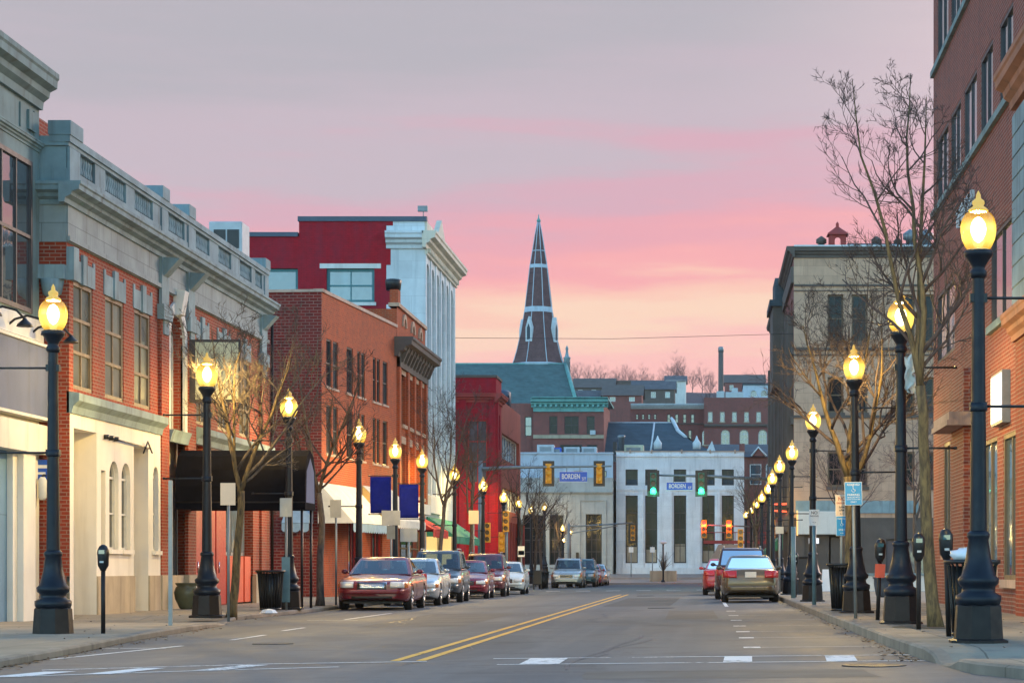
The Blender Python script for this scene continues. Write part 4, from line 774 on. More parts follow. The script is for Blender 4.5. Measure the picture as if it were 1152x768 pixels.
# small gabled brick house right of the bank
t = thing('brick_house', 'gabled brick house with white barge boards right of the bank', 'house', (0, 186, 0)); X = lambda px: PX(px, 186); z = lambda py: PZ(py, 186)
m = MB(); m.box(X(797), X(880), 0, 12, 0, z(513)); m.add([(X(845), -.4, z(513)), (X(862), -.4, z(513)), (X(853), -.4, z(503)), (X(845), 2, z(513)), (X(862), 2, z(513)), (X(853), 2, z(503))], [(0,1,2),(3,5,4),(0,2,5,3),(1,4,5,2),(0,3,4,1)]); m.box(X(832), X(838), 1, 2, z(513), z(498)); m.build('wall', M['brick_far'], t)
m = MB(); m.quad((X(797), -.5, z(514)), (X(882), -.5, z(514)), (X(882), 6, z(495)), (X(797), 6, z(495))); m.quad((X(797), 12.4, z(514)), (X(882), 12.4, z(514)), (X(882), 6, z(495)), (X(797), 6, z(495))); m.build('roof', M['slate'], t)
m = MB()
m.tube([(X(845), -.5, z(513)), (X(853), -.5, z(503)), (X(862), -.5, z(513))], .1, 4); m.build('barge_board', M['white_stone'], t); m = MB(); m.add([(X(793), -.6, z(511)), (X(806), -.6, z(511)), (X(801), -.6, z(496)), (X(793), -.3, z(511)), (X(806), -.3, z(511)), (X(801), -.3, z(496))], [(0,1,2),(3,5,4),(0,2,5,3),(1,4,5,2),(0,3,4,1)])
m.build('dormer', M['white_stone'], t)
for px in (850, 868): h = H(X(px)-.5, X(px)+.5, z(545), z(522)); window(t, Fac((0, 0), (1, 0), (0, -1)), h, 'frame_white', 'glass_blue', 1, 2, .07, w=.22)
# big victorian brick building
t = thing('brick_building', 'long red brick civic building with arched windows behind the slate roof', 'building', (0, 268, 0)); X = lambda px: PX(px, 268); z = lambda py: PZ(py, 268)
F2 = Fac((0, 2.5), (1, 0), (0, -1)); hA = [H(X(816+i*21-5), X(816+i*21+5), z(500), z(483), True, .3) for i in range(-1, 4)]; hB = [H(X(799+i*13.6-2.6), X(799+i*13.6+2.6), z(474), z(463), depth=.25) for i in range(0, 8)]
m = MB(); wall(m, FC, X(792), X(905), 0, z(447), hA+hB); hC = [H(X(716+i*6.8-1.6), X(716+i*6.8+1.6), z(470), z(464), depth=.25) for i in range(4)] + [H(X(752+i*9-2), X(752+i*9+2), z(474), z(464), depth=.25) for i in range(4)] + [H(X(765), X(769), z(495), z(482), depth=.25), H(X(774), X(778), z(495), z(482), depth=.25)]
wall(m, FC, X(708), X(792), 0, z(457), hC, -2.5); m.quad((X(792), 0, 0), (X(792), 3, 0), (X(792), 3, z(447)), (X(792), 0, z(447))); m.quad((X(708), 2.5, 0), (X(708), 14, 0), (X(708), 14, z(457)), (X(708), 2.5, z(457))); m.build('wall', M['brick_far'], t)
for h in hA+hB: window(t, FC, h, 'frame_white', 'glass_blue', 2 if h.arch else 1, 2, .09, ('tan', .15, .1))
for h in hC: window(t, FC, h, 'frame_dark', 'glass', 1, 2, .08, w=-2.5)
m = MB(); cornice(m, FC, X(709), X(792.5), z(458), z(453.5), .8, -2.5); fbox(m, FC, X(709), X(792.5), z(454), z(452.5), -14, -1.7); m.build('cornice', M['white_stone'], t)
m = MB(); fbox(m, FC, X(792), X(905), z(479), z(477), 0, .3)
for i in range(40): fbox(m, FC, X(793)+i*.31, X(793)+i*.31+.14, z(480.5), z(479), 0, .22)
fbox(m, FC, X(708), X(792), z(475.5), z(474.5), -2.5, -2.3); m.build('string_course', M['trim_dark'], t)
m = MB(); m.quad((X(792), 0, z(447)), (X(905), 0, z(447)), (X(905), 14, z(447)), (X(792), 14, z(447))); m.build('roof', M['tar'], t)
for a, b, c, lb in ((806, 815, 440.5, 'low white rooftop box at the left end of the civic building'), (816, 836, 441.5, 'wide white rooftop box beside the chimney'), (823, 830, 437, 'tall white rooftop box on the civic building')):
    yy = 271 if c != 437 else 273.6; t = thing('rooftop_unit', lb, 'rooftop unit', (PX((a+b)/2, yy), yy, PZ(447, 268)), group='white boxes on the civic building'); w2 = (PX(b, yy)-PX(a, yy))/2; m = MB(); m.box(-w2, w2, -1, 1, 0, PZ(c, yy)-PZ(447, 268)); m.build('casing', M['ac'], t, bevel=.05)
t = thing('chimney_stack', 'tall dark brick chimney stack with pale top on the hill', 'chimney', (PX(811, 430), 430, 20)); m = MB(); m.lathe([(.62, 0), (.5, PZ(396, 430)-20)], 12); m.build('shaft', M['trim_dark'], t); m = MB(); m.lathe([(.56, PZ(396, 430)-20), (.56, PZ(391, 430)-20), (.4, PZ(390, 430)-20)], 12); m.build('cap', M['steel'], t)
t = thing('arched_hall', 'grey stone hall with round arches on the hillside at the right', 'building', (PX(858, 330), 330, 0)); m = MB(); z = lambda py: PZ(py, 330)
hs = [H(-1.9+i*1.6, -.9+i*1.6, z(446), z(439), True, .3) for i in range(3)]; wall(m, FC, -3, 4, 0, z(433), hs); m.quad((-3, 0, 0), (-3, 9, 0), (-3, 9, z(433)), (-3, 0, z(433))); m.quad((4, 0, 0), (4, 9, 0), (4, 9, z(433)), (4, 0, z(433))); m.build('wall', M['bank_blue'], t); m = MB(); m.box(-3.1, 4.1, -.15, 9, z(433), z(431)); m.build('roof', M['slate'], t)
for h in hs: window(t, FC, h, 'frame_white', 'glass_blue', 1, 1, .1)
# houses on the hill
def hill_house(px, py, d, w, h, rh, wallm, roofm, lb, flat=False):
    x = PX(px, d); zb = PZ(py, d); t = thing('hillside_house', lb, 'house', (x, d, zb)); hw = w/2; D = 8
    wn_ = max(1, int(w/2.6)); hs = [H(-hw+(i+.5)*w/wn_-.45, -hw+(i+.5)*w/wn_+.45, h*.45, h*.8, depth=.12) for i in range(wn_)]
    m = MB(); wall(m, FC, -hw, hw, -6, h, hs); m.quad((-hw, 0, -6), (-hw, D, -6), (-hw, D, h), (-hw, 0, h)); m.quad((hw, 0, -6), (hw, D, -6), (hw, D, h), (hw, 0, h))
    if not flat:
        for x_ in (-hw, hw): m.add([(x_, 0, h), (x_, D, h), (x_, D/2, h+rh)], [(0, 1, 2)])
    m.build('wall', M[wallm], t); m = MB()
    if flat: m.box(-hw-.2, hw+.2, -.2, D, h, h+.4)
    else: m.quad((-hw-.3, -.4, h-.2), (hw+.3, -.4, h-.2), (hw+.3, D/2, h+rh), (-hw-.3, D/2, h+rh)); m.quad((-hw-.3, D+.4, h-.2), (hw+.3, D+.4, h-.2), (hw+.3, D/2, h+rh), (-hw-.3, D/2, h+rh))
    m.build('roof', M[roofm], t)
    for h_ in hs: window(t, FC, h_, 'frame_white', 'glass_blue', 1, 1, .08)
for a in ((716, 449, 520, 15, 4.2, 0, 'trim_dark', 'trim_dark', 'long flat dark block along the hill skyline', True), (668, 452, 420, 8, 3, 2.0, 'trim_dark', 'trim_dark', 'brown house on the hill beside the church roof'), (760, 444, 440, 4.2, 3.0, 1.3, 'white_band', 'tar', 'small white house on the hill above the civic building'),
          (700, 458, 330, 6, 2.0, 1.8, 'brick_far', 'trim_dark', 'brick gabled house low on the hill left of the civic building'), (735, 456, 400, 8, 3.2, 1.8, 'trim_dark', 'tar', 'brown gabled house on the hill below the dark block'),
          (838, 447, 480, 9, 3.5, 2.0, 'brick_far', 'trim_dark', 'dark house on the hill right of the chimney stack'), (655, 470, 330, 5, 2.8, 1.8, 'bank_blue', 'tar', 'pale gabled house behind the green cornice')): hill_house(*a)

# ------------------------------------------------------------------ right: tall plum brick building
t = thing('brick_building', 'tall plum brick building with strip windows and ground floor glazing on the right', 'building', (5.88, 39.5, 0)); L, D = 15.8, 12
uR = lambda px: 14112/(px-795) - 39.5
cols = [(1067, 1055), (1081, 1070), (1099, 1085), (1117, 1103.6), (1140, 1125)]
hs = [H(uR(a), uR(b), z0, z1, depth=.12) for a, b in cols for z0, z1 in ((10.3, 12.0), (13.95, 15.7))] + [H(uR(1074), uR(1054.5), 6.3, 8.05, depth=.12), H(uR(1139), uR(1115), 6.1, 7.95, depth=.12)]
gs = [H(uR(1069), uR(1062), 1.5, 4.2, depth=.12), H(uR(1122), uR(1106), 1.1, 3.8, depth=.12), H(uR(1146), uR(1129), .9, 3.75, depth=.12)]
m = MB(); wall(m, FR, 0, L, 0, 18, hs+gs); wall(m, FRE, 0, D, 0, 18); m.quad(FR.p(L, 0, 0), FR.p(L, 0, -D), FR.p(L, 18, -D), FR.p(L, 18, 0)); m.quad(FR.p(0, 0, -D), FR.p(L, 0, -D), FR.p(L, 18, -D), FR.p(0, 18, -D))
fbox(m, FR, uR(1091), uR(1077), 0, 5.6, 0, .14); m.build('wall', M['brick_r'], t)
for h in hs: window(t, FR, h, 'frame_dark', 'glass_mirror', 2, 1, .08)
for h in gs: window(t, FR, h, 'frame_brown', 'glass_pale', 2, 1, .09, ('coping', .16, .08))
m = MB()
for z0 in (10.15, 13.8): fbox(m, FR, .3, L-.02, z0, z0+.15, -.1, .09)
fbox(m, FR, uR(1139)-.2, uR(1115)+.2, 5.95, 6.1, -.1, .09); m.build('window_ledge', M['stone_a'], t); roof(t, FR, L, D, 17.6)
m = MB(); fbox(m, FR, uR(1093), uR(1074), 4.3, 4.42, .0, .55); fbox(m, FR, uR(1093), uR(1074), 4.42, 4.6, .0, .5); m.build('door_hood', M['coping'], t)
t = thing('wall_lettering', 'row of white raised letters high on the plum brick wall behind the lamp globe', 'sign', (5.88, 39.5, 0))
for i in range(6): m = MB(); fbox(m, FR, 7.3+i*.52, 7.42+i*.52, 9.0, 9.42, .0, .09); fbox(m, FR, 7.3+i*.52, 7.62+i*.52, 9.34 if i % 2 else 9.0, 9.42 if i % 2 else 9.08, .0, .088); m.build('letter', M['white_stone'], t)
t = thing('wall_sign', 'blank glowing white box sign on the plum brick wall', 'sign', (5.88, 41.3, 3.95)); m = MB(); m.box(-.16, 0, 0, 1.6, 0, 1.02); m.build('casing', M['steel'], t); m = MB(); m.box(-.175, -.16, .05, 1.55, .05, .97); m.build('face', M['pale_lit'], t)
# near right building at the frame edge
t = thing('stone_trimmed_building', 'brick building with copper coloured stone cornices at the right picture edge', 'building', (5.72, 31.5, 0)); L = 8.0
m = MB(); wall(m, FR, 0, L, 0, 10.3, [H(1, 3, 1, 4), H(4, 6, 1, 4)]); wall(m, FRE, 0, 9, 0, 10.3); m.quad(FR.p(L, 0, 0), FR.p(L, 0, -9), FR.p(L, 10.3, -9), FR.p(L, 10.3, 0)); m.build('wall', M['brick_b'], t)
for h in (H(1, 3, 1, 4), H(4, 6, 1, 4)): window(t, FR, h, 'frame_brown', 'glass', 2, 2)
m = MB(); fbox(m, FR, 6.0, L+.012, 5.8, 9.5, -.2, .045)
for i in range(9): fbox(m, FR, 5.98, L+.03, 5.9+i*.4, 6.26+i*.4, -.19, .065)
m.build('pilaster', M['stone_b'], t)
m = MB(); cornice(m, FR, 0, L+.1, 9.6, 10.25, .38, .02); m.build('cornice', M['terracotta'], t); m = MB(); cornice(m, FR, 0, L+.08, 5.3, 5.8, .26, .02); m.build('string_course', M['terracotta'], t); roof(t, FR, L, 9, 10.2)
# ------------------------------------------------------------------ right: beige limestone corner block past the open lot
t = thing('limestone_building', 'beige limestone corner block with red painted street bays on the right', 'building', (4.9, 120, 0)); L, D = 40, 12; u = lambda px: PX(px, 120)-4.9; z = lambda py: PZ(py, 120)
hs = [H(u(a), u(b), z(c), z(d), depth=.3) for a, b in ((931, 949), (958, 976), (1013, 1029), (1037, 1051)) for c, d in ((385, 331), (464, 424), (547, 508))]
m = MB(); wall(m, FRE, 0, D, 4.0, z(279), hs); hR = []
for i in range(5): hR += [H(2+i*7.4, 4.2+i*7.4, c, d, depth=.3) for c, d in ((z(385), z(331)), (z(464), z(424)), (z(547), z(508)))]
m.build('wall', M['beige'], t); m = MB(); wall(m, FR, 0, L, 0, z(279), hR); m.build('street_wall', M['brick_far'], t); m = MB(); m.quad(FR.p(L, 0, 0), FR.p(L, 0, -D), FR.p(L, 19, -D), FR.p(L, 19, 0)); m.quad(FR.p(0, 0, -D), FR.p(L, 0, -D), FR.p(L, 19, -D), FR.p(0, 19, -D)); m.build('back_wall', M['beige'], t)
for h in hs: window(t, FRE, h, 'frame_brown', 'glass_dark', 1, 2, .1, ('trim_dark', .2, .1))
for h in hR: window(t, FR, h, 'frame_red', 'glass', 2, 2, .1)
m = MB(); cornice(m, FRE, 0, D, z(290), z(278), .42); cornice(m, FR, -.42, L, z(290), z(278), .42)
for a, b, p in ((322, 320, .12), (327.5, 326.5, .08), (394, 391, .18), (400, 398.5, .1), (470, 467, .14)): fbox(m, FRE, 0, D, z(a), z(b), 0, p)
m.build('cornice', M['trim_dark'], t); m = MB()
for a, b in ((318, 300), (398, 390), (477, 468)): fbox(m, FR, 0, L, z(a), z(b), 0, .16)
for i in range(6): fbox(m, FR, .6+i*7.4, 1.2+i*7.4, 4.6, 15.4, 0, .35); fbox(m, FR, 5.0+i*7.0, 5.5+i*7.0, 4.6, 16, 0, .3)
m.build('street_bays', M['trim_dark'], t); m = MB(); fbox(m, FRE, 0.1, 7, z(577), z(563), -.1, .1); m.build('band', M['stone_b'], t)
m = MB(); wall(m, FRE, 0, 4, 0, 4.05, [H(.6, 3.7, .25, 3.0, depth=.4)], -.02); m.build('shopfront', M['trim_dark'], t); m = MB(); fbox(m, FRE, .6, 2.0, .25, 3.0, -.4, -.34); fbox(m, FRE, 2.1, 2.9, .2, 2.9, -.4, -.34); m.build('door', M['trim_dark'], t); m = MB(); fbox(m, FRE, 3.0, 3.7, .25, 3.0, -.4, -.34); m.build('red_door', M['red_trim'], t)
m = MB(); m.quad(FR.p(0, 18.9, 0), FR.p(L, 18.9, 0), FR.p(L, 18.9, -D), FR.p(0, 18.9, -D)); m.build('roof', M['tar'], t)
m = MB(); m.box(3.1, 11.8, 1.4, 6, 18.9, 19.62); m.build('penthouse', M['dark_cap'], t); m = MB(); m.box(-.75, .6, 14, 20, 12.5, 17.6); m.build('bay', M['trim_dark'], t); m = MB(); m.box(-.95, .7, 13.8, 20.2, 17.6, 18.0); m.box(-.6, .5, 14.2, 19, 18.0, 19.4); m.build('bay_roof', M['slate'], t); m = MB(); fbox(m, FRE, 0, D, z(278.6), z(276.8), -.2, .46); m.build('coping', M['white_stone'], t)
m = MB()
for i in range(5): fbox(m, FR, 1.0+i*7.5, 6.5+i*7.5, .4, 3.2, .01, .05)
m.build('shop_light', M['warm_lit'], t); m = MB(); 
for i in range(5): fbox(m, FR, .5+i*7.5, 1.0+i*7.5, 0, 3.9, 0, .3)
fbox(m, FR, 0, L, 3.3, 4.2, 0, .25); m.build('street_shopfront', M['trim_dark'], t)
awning(t, FR, 10, 20, 2.3, 3.2, .26, 1.0, 'green_cloth', 'green_cloth')
t = thing('fascia_sign', 'blank pale box sign over the corner shop of the limestone block', 'sign', (4.9, 119.85, 0)); m = MB(); m.box(.2, 3.5, -.15, .13, 3.05, 4.35); m.build('board', M['white_band'], t, bevel=.03); m = MB(); m.box(.15, .22, -.2, .1, 3.0, 4.4); m.build('edge', M['warm_lit'], t)
t = thing('neon_sign', 'red neon bar sign on the street face of the limestone block', 'sign', (4.55, 124, 4.3)); m = MB(); m.box(-.25, .1, -.1, .1, .05, .75); m.build('bracket', M['black'], t); m = MB(); m.tube([(-.65, -.12, .55), (.1, -.12, .6)], .06, 6); m.tube([(-.6, -.12, .2), (.1, -.12, .15)], .05, 6); m.build('tube', M['red_lit'], t)
t = thing('roof_cupola', 'red painted cupola with open arch on the limestone roof', 'cupola', (PX(942, 122), 122, 19.15)); k = 124/F
m = MB(); wall(m, FC, -.48, .48, 0, 1.05, [H(-.17, .17, .2, .85, True, .12)], .42); m.quad((-.48, -.42, 0), (-.48, .5, 0), (-.48, .5, 1.05), (-.48, -.42, 1.05)); m.quad((.48, -.42, 0), (.48, .5, 0), (.48, .5, 1.05), (.48, -.42, 1.05)); m.build('body', M['red_trim'], t); m = MB(); m.lathe([(.85, 1.0), (.8, 1.08), (.35, 1.35), (.12, 1.5), (.12, 1.68), (.02, 1.8)], 4, ph=R(45), smooth=False); m.build('roof', M['red_trim'], t)
for i, (px, h, r_) in enumerate(((924, .9, .3), (986, .9, .3), (1010, .8, .25), (1024, 1.3, .42), (1042, 1.3, .42))):
    t = thing('roof_vent', ['small dark pointed vent left of the red cupola', 'round dark vent right of the penthouse ridge', 'small round vent between two larger ones on the limestone roof', 'large silver vent drum behind the tree branches', 'large silver vent drum closest to the plum brick wall'][i], 'roof vent', (PX(px, 122.5), 122.5, 19.3), group='vents on the limestone roof'); m = MB(); m.lathe([(r_*.6, 0), (r_*.6, h*.5), (r_, h*.55), (r_, h*.8), (.05, h)], 10); m.build('cowl', M['steel' if i > 2 else 'trim_dark'], t)
t = bpy.data.objects.new('tmp', None)
m = MB(); hq = [H(9.4, 10.2, 1.2, 2.5, depth=.3), H(5.2, 8.6, .8, 2.8, depth=.3), H(10.5, 11.8, .8, 2.6, depth=.3)]
LB = [o for o in COL.objects if o.name.startswith('limestone_building')][0]
wall(m, FRE, 4, 12, 0, 4.0, hq); m.build('side_shopfront', M['trim_dark'], LB)
m = MB(); m.quad(FRE.p(9.4, 1.2, -.28), FRE.p(10.2, 1.2, -.28), FRE.p(10.2, 2.5, -.28), FRE.p(9.4, 2.5, -.28)); m.build('lit_window', M['warm_lit'], LB)
for h in hq[1:]: window(LB, FRE, h, 'frame_dark', 'glass', 3, 1)
bpy.data.objects.remove(t)

# ------------------------------------------------------------------ street lamps
lamp = thing('street_lamp', '', 'street lamp', (0, 0, 0), 0, 'globe street lamps along the kerbs')
m = MB(); m.lathe([(.36, 0), (.36, .04), (.30, .06), (.275, .44), (.255, .46)], 8, ph=R(22.5), smooth=False); m.build('plinth', M['post2'], lamp)
m = MB(); m.lathe([(.25, .45), (.27, .50), (.27, .56), (.20, .60), (.19, .66), (.235, .70), (.245, .76), (.20, .80), (.15, 1.0), (.118, 1.22), (.135, 1.25), (.135, 1.29), (.10, 1.32)], 16); m.build('base', M['post'], lamp)
m = MB()
rows = []
for z_, r_ in ((1.3, .100), (2.2, .092), (3.2, .082), (4.32, .072)): rows.append([(r_*(1 if k % 2 else .88)*math.cos(2*math.pi*k/24), r_*(1 if k % 2 else .88)*math.sin(2*math.pi*k/24), z_) for k in range(24)])
m.grid(rows, close=True); m.lathe([(.098, 2.72), (.105, 2.74), (.105, 2.80), (.09, 2.82)], 12); m.build('shaft', M['post'], lamp)
m = MB(); m.lathe([(.075, 4.28), (.10, 4.31), (.10, 4.36), (.075, 4.39), (.08, 4.42), (.15, 4.53), (.17, 4.55), (.17, 4.60), (.13, 4.62)], 16); fit = m.build('globe_fitter', M['post'], lamp)
m = MB(); m.lathe([(.125, 4.61), (.16, 4.66), (.195, 4.74), (.21, 4.83), (.21, 4.90), (.19, 4.98), (.15, 5.04), (.10, 5.07)], 20); m.build('globe', M['globe'], lamp)
m = MB(); m.lathe([(.10, 5.06), (.122, 5.075), (.10, 5.10), (.06, 5.13), (.075, 5.16), (.07, 5.19), (.03, 5.22), (.028, 5.26), (.004, 5.31)], 14); m.build('globe_cap', M['finial'], lamp)
for z_ in (2.78, 4.05): m = MB(); m.tube([(0, 0, z_), (.86, 0, z_)], .017, 6); m.lathe([(.012, 0), (.03, .0), (.03, .04), (.012, .045)], 6, (.86, 0, z_-.02)); m.box(-.10, .10, -.045, .045, z_-.05, z_+.05); m.build('banner_arm', M['black'], lamp)
bl = bpy.data.lights.new('lamp_light', 'POINT'); bl.energy = LAMP_W; bl.color = (1, .66, .20); bl.shadow_soft_size = .10
lo = bpy.data.objects.new('light', bl); COL.objects.link(lo); lo.parent = lamp; lo.location = (0, 0, 4.86)
bulb = MB(); bulb.lathe([(.01, 4.70), (.05, 4.73), (.085, 4.80), (.095, 4.86), (.08, 4.93), (.045, 4.98), (.01, 5.0)], 12); M['bulb'] = m_emit('lit_bulb', (1, .88, .52), 4); bo = bulb.build('bulb', M['bulb'], lamp); bo.visible_shadow = True
lo.location = (0, 0, 5.045); bl.shadow_soft_size = .03
RL = [(3.19, 25.05), (3.07, 33.7), (2.96, 42.1), (2.84, 57.3), (2.88, 73.2), (2.86, 82.8), (2.93, 94), (3.03, 106), (3.05, 119), (3.08, 131), (3.0, 144), (2.83, 156)]
LL = [(-10.2, 33.3, .03), (-10.4, 44.4, ZL), (-10.42, 53.2, ZL), (-10.43, 64, ZL), (-10.7, 73.3, ZL), (-10.67, 80, ZL), (-10.8, 91.4, ZL), (-10.9, 104, ZL), (-11.2, 117.6, 0), (-11.6, 131.5, ZL), (-12.0, 146, ZL), (-12.2, 160.5, .7)]
ordn = ['first', 'second', 'third', 'fourth', 'fifth', 'sixth', 'seventh', 'eighth', 'ninth', 'tenth', 'eleventh', 'twelfth']
RT = {0: 'lit globe lamp beside the ribbed bin with a white bag under the plum brick wall', 1: 'lit globe lamp partly behind the leaning curbside tree with a tattered white banner', 2: 'lit globe lamp in front of the black bin and beside the large blue sign', 3: 'lit globe lamp with the small white parking sign in front of its shaft'}
LT = {0: 'lit globe lamp beside the parking meter at the near left corner', 1: 'lit globe lamp just left of the golden bare tree and the urn', 2: 'lit globe lamp behind the ribbed bin at the end of the black canopy', 3: 'lit globe lamp standing behind the dark red sedan with chrome grille', 4: 'lit globe lamp carrying the nearer royal blue banner', 5: 'lit globe lamp carrying the farther royal blue banner'}
first = True
for i, (x, y) in enumerate(RL):
    lb = RT.get(i, f'lit globe lamp, {ordn[i]} on the bronze sedan kerb counting from the white bag bin')
    if first: lamp.location = (x, y, ZR-.01 if y < 112 else (ZR-.01 if y > 119 else .1)); lamp['label'] = lb; first = False
    else: o = dup(lamp, (x, y, ZR-.01 if not 108 < y < 119 else .1), 0, lb); o.rotation_euler = (R(.5*math.sin(i*2.1)), R(.6*math.cos(i*1.7)), R(3*math.sin(i*3.3)))
for i, (x, y, z_) in enumerate(LL): dup(lamp, (x, y, z_-.005), math.pi, LT.get(i, f'lit globe lamp, {ordn[i]} behind the long parked row counting from the bronze meter'), scale=1.04)
for i, (x, y, z_, sc_) in enumerate(((PX(633, 152), 152, .2, .78), (PX(641, 154), 154.5, .2, .74), (PX(554, 138), 138, ZL, .66), (PX(634, 157), 157, .3, .6))): dup(lamp, (x, y, z_), math.pi, ['short lit globe lamp left of the tall dark window of the stone hall', 'short lit globe lamp closest to the tall dark window of the stone hall', 'small lit globe lamp behind the yellow signals on the left corner', 'lowest small lit globe lamp under the twin ones before the stone hall'][i], scale=sc_)
weak = bl.copy(); weak.energy = LAMP_W*.22
for o in COL.objects:
    if o.type == 'LIGHT' and o.data == bl and o.parent and o.parent.location.y > 118: o.data = weak
t = thing('plaza_lamp', 'slim unlit plaza lamp with flat square head beside the planter', 'street lamp', (PX(746, 151), 151.2, .16)); m = MB(); m.tube([(0, 0, 0), (0, 0, 2.75)], .06, 8); m.lathe([(.16, 0), (.16, .1), (.08, .2)], 8); m.build('post', M['post'], t); m = MB(); m.lathe([(.1, 2.72), (.34, 2.8), (.34, 2.9), (.1, 2.98)], 4, ph=R(45), smooth=False); m.build('head', M['sign_white'], t)
for i, (x, y, z_, c) in enumerate(((-10.7, 73.3, ZL, 'nearer'), (-10.67, 80, ZL, 'farther'))):
    t = thing('street_banner', f'plain royal blue banner hanging from the {c} of the two bannered lamp posts', 'banner', (x, y, z_), math.pi, 'royal blue banners'); m = MB(); rows = []
    for a in range(9): rows.append([(.14 + .72*b/6 + (.0 if a else 0), .03*math.sin(b*1.1+a*.5+i)*min(a, 8-a)/4, 4.18 - 1.26*a/8 + (0 if 0 < a < 8 else 0)) for b in range(7)])
    m.grid(rows); o = m.build('cloth', M['blue_cloth'], t); s_ = o.modifiers.new('s', 'SOLIDIFY'); s_.thickness = .008
t = thing('tattered_banner', 'torn off white banner tied to the lamp behind the leaning tree', 'banner', (3.07, 33.6, ZR)); m = MB(); rnd = random.Random(4); rows = []
for a in range(9): rows.append([(.02 + (.03+.2*b/6)*(1+.35*math.sin(a*2.3+1)) + rnd.uniform(-.02, .02), -.10+.05*math.sin(b*1.5+a), 4.25-.62*a/8+rnd.uniform(-.05, .05)*(2 if a in (0, 8) else .5)) for b in range(7)])
m.grid(rows); o = m.build('cloth', M['white_cloth'], t); s_ = o.modifiers.new('s', 'SOLIDIFY'); s_.thickness = .01

# ------------------------------------------------------------------ bare trees
def limb(mb, p, d, L, r, rnd, n=5, wob=.18, up=.06, sides=5, tip=.35):
    pts = [p.copy()]; rad = [r]; d = d.normalized()
    for i in range(n):
        d = (d + Vector((rnd.gauss(0, wob), rnd.gauss(0, wob), rnd.gauss(0, wob*.6)+up))).normalized(); p = p + d*(L/n); pts.append(p.copy()); rad.append(r*(1-(1-tip)*(i+1)/n))
    mb.tube(pts, rad, sides); return pts, rad, d
def tree(x, y, z, h, r, seed, lean=(0, 0), spread=1.0, bark='bark', twig='twig', lab='', levels=3, nl=11, first=.38, fork=True, name='bare_tree', grp='bare street trees', upw=.10):
    rnd = random.Random(seed); t = thing(name, lab, 'tree', (x, y, z), 0, grp); tb, cb = MB(), MB()
    n = 9; p = Vector((0, 0, -.05)); pts = [p.copy()]; rad = [r*1.35]; d = Vector((lean[0], lean[1], 1)).normalized(); th = h*(.42 if fork else .92)
    for i in range(n):
        d = (d + Vector((rnd.gauss(0, .05), rnd.gauss(0, .05), .05))).normalized(); p = p+d*(th/n); pts.append(p.copy()); rad.append(max(.012, r*(1-(.28 if fork else .93)*((i+1)/n)**.9)))
    tb.tube(pts, rad, 8); axes = []
    if fork:
        a0 = rnd.uniform(0, 6.28); nf = 3
        for k in range(nf):
            a = a0+k*6.28/nf+rnd.uniform(-.4, .4); e_ = rnd.uniform(.22, .42)*spread
            q_, w_, _ = limb(tb, pts[-1-(k % 2)], Vector((math.cos(a)*e_, math.sin(a)*e_, 1)), h*rnd.uniform(.48, .6), r*rnd.uniform(.48, .62), rnd, 9, .10, .05, 6, .1); axes.append((q_, w_, nl//nf+2))
    else: axes.append((pts, rad, nl))
    def at(q, ax):
        P_, R_, _ = ax; n_ = len(P_)-1; f = q*n_; i = min(n_-1, int(f)); f -= i; return P_[i].lerp(P_[i+1], f), R_[i]*(1-f)+R_[i+1]*f
    def kids(pts_, rad_, d0, L, lvl):

        cnt = {1: 6, 2: 5, 3: 4}[lvl] if levels > 2 else {1: 6, 2: 4, 3: 0}[lvl]
        for k in range(cnt):
            q = rnd.uniform(.22, 1.0); m_ = len(pts_)-1; f = q*m_; i = min(m_-1, int(f)); f -= i; pp = pts_[i].lerp(pts_[i+1], f); rr = max(.0045, (rad_[i]*(1-f)+rad_[i+1]*f)*.68); dd = (pts_[i+1]-pts_[i]).normalized()
            ax = dd.orthogonal().normalized(); ax.rotate(Matrix.Rotation(rnd.uniform(0, 6.28), 3, dd)); nd_ = (dd*math.cos(R(42)) + ax*math.sin(R(rnd.uniform(28, 58)))).normalized(); nd_.z += upw
            l2 = L*rnd.uniform(.38, .62)*(1.15-q*.4); a, b, _ = limb(cb, pp, nd_, l2, rr, rnd, 4 if lvl < 3 else 3, .2, upw*.6, 4 if lvl < 3 else 3, .4)
            if lvl < levels: kids(a, b, nd_, l2, lvl+1)
    for ax in axes:
        f0 = .08 if fork else first
        for k in range(ax[2]):
            q = f0 + (1-f0)*(k+.4*rnd.random())/ax[2]*.97; pp, rr = at(q, ax); a = k*2.4 + rnd.uniform(-.5, .5); e_ = rnd.uniform(.75, 1.25)
            dd = Vector((math.cos(a), math.sin(a), e_)).normalized(); L = h*spread*(.34 if fork else .42)*(1.12-(q-f0)/(1-f0)*.75)*rnd.uniform(.7, 1.15)
            a_, b_, _ = limb(cb, pp, dd, L, min(rr*.72, r*.5), rnd, 6, .13, upw, 5, .3); kids(a_, b_, dd, L, 1)
    tb.build('trunk', M[bark], t, recalc=False); cb.build('crown', M[twig], t, recalc=False); return t
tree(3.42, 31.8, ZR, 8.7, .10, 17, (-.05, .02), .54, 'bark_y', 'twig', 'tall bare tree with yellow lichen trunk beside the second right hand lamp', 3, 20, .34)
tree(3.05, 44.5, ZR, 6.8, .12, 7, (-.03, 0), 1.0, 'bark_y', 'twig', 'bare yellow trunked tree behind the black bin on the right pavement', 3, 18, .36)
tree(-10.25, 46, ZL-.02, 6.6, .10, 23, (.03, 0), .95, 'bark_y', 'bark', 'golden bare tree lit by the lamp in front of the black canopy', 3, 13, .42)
tree(-10.6, 58.5, ZL, 7.6, .11, 31, (0, 0), .85, 'bark', 'twig', 'dark bare tree just left of the dark red sedan', 3, 17, .3)
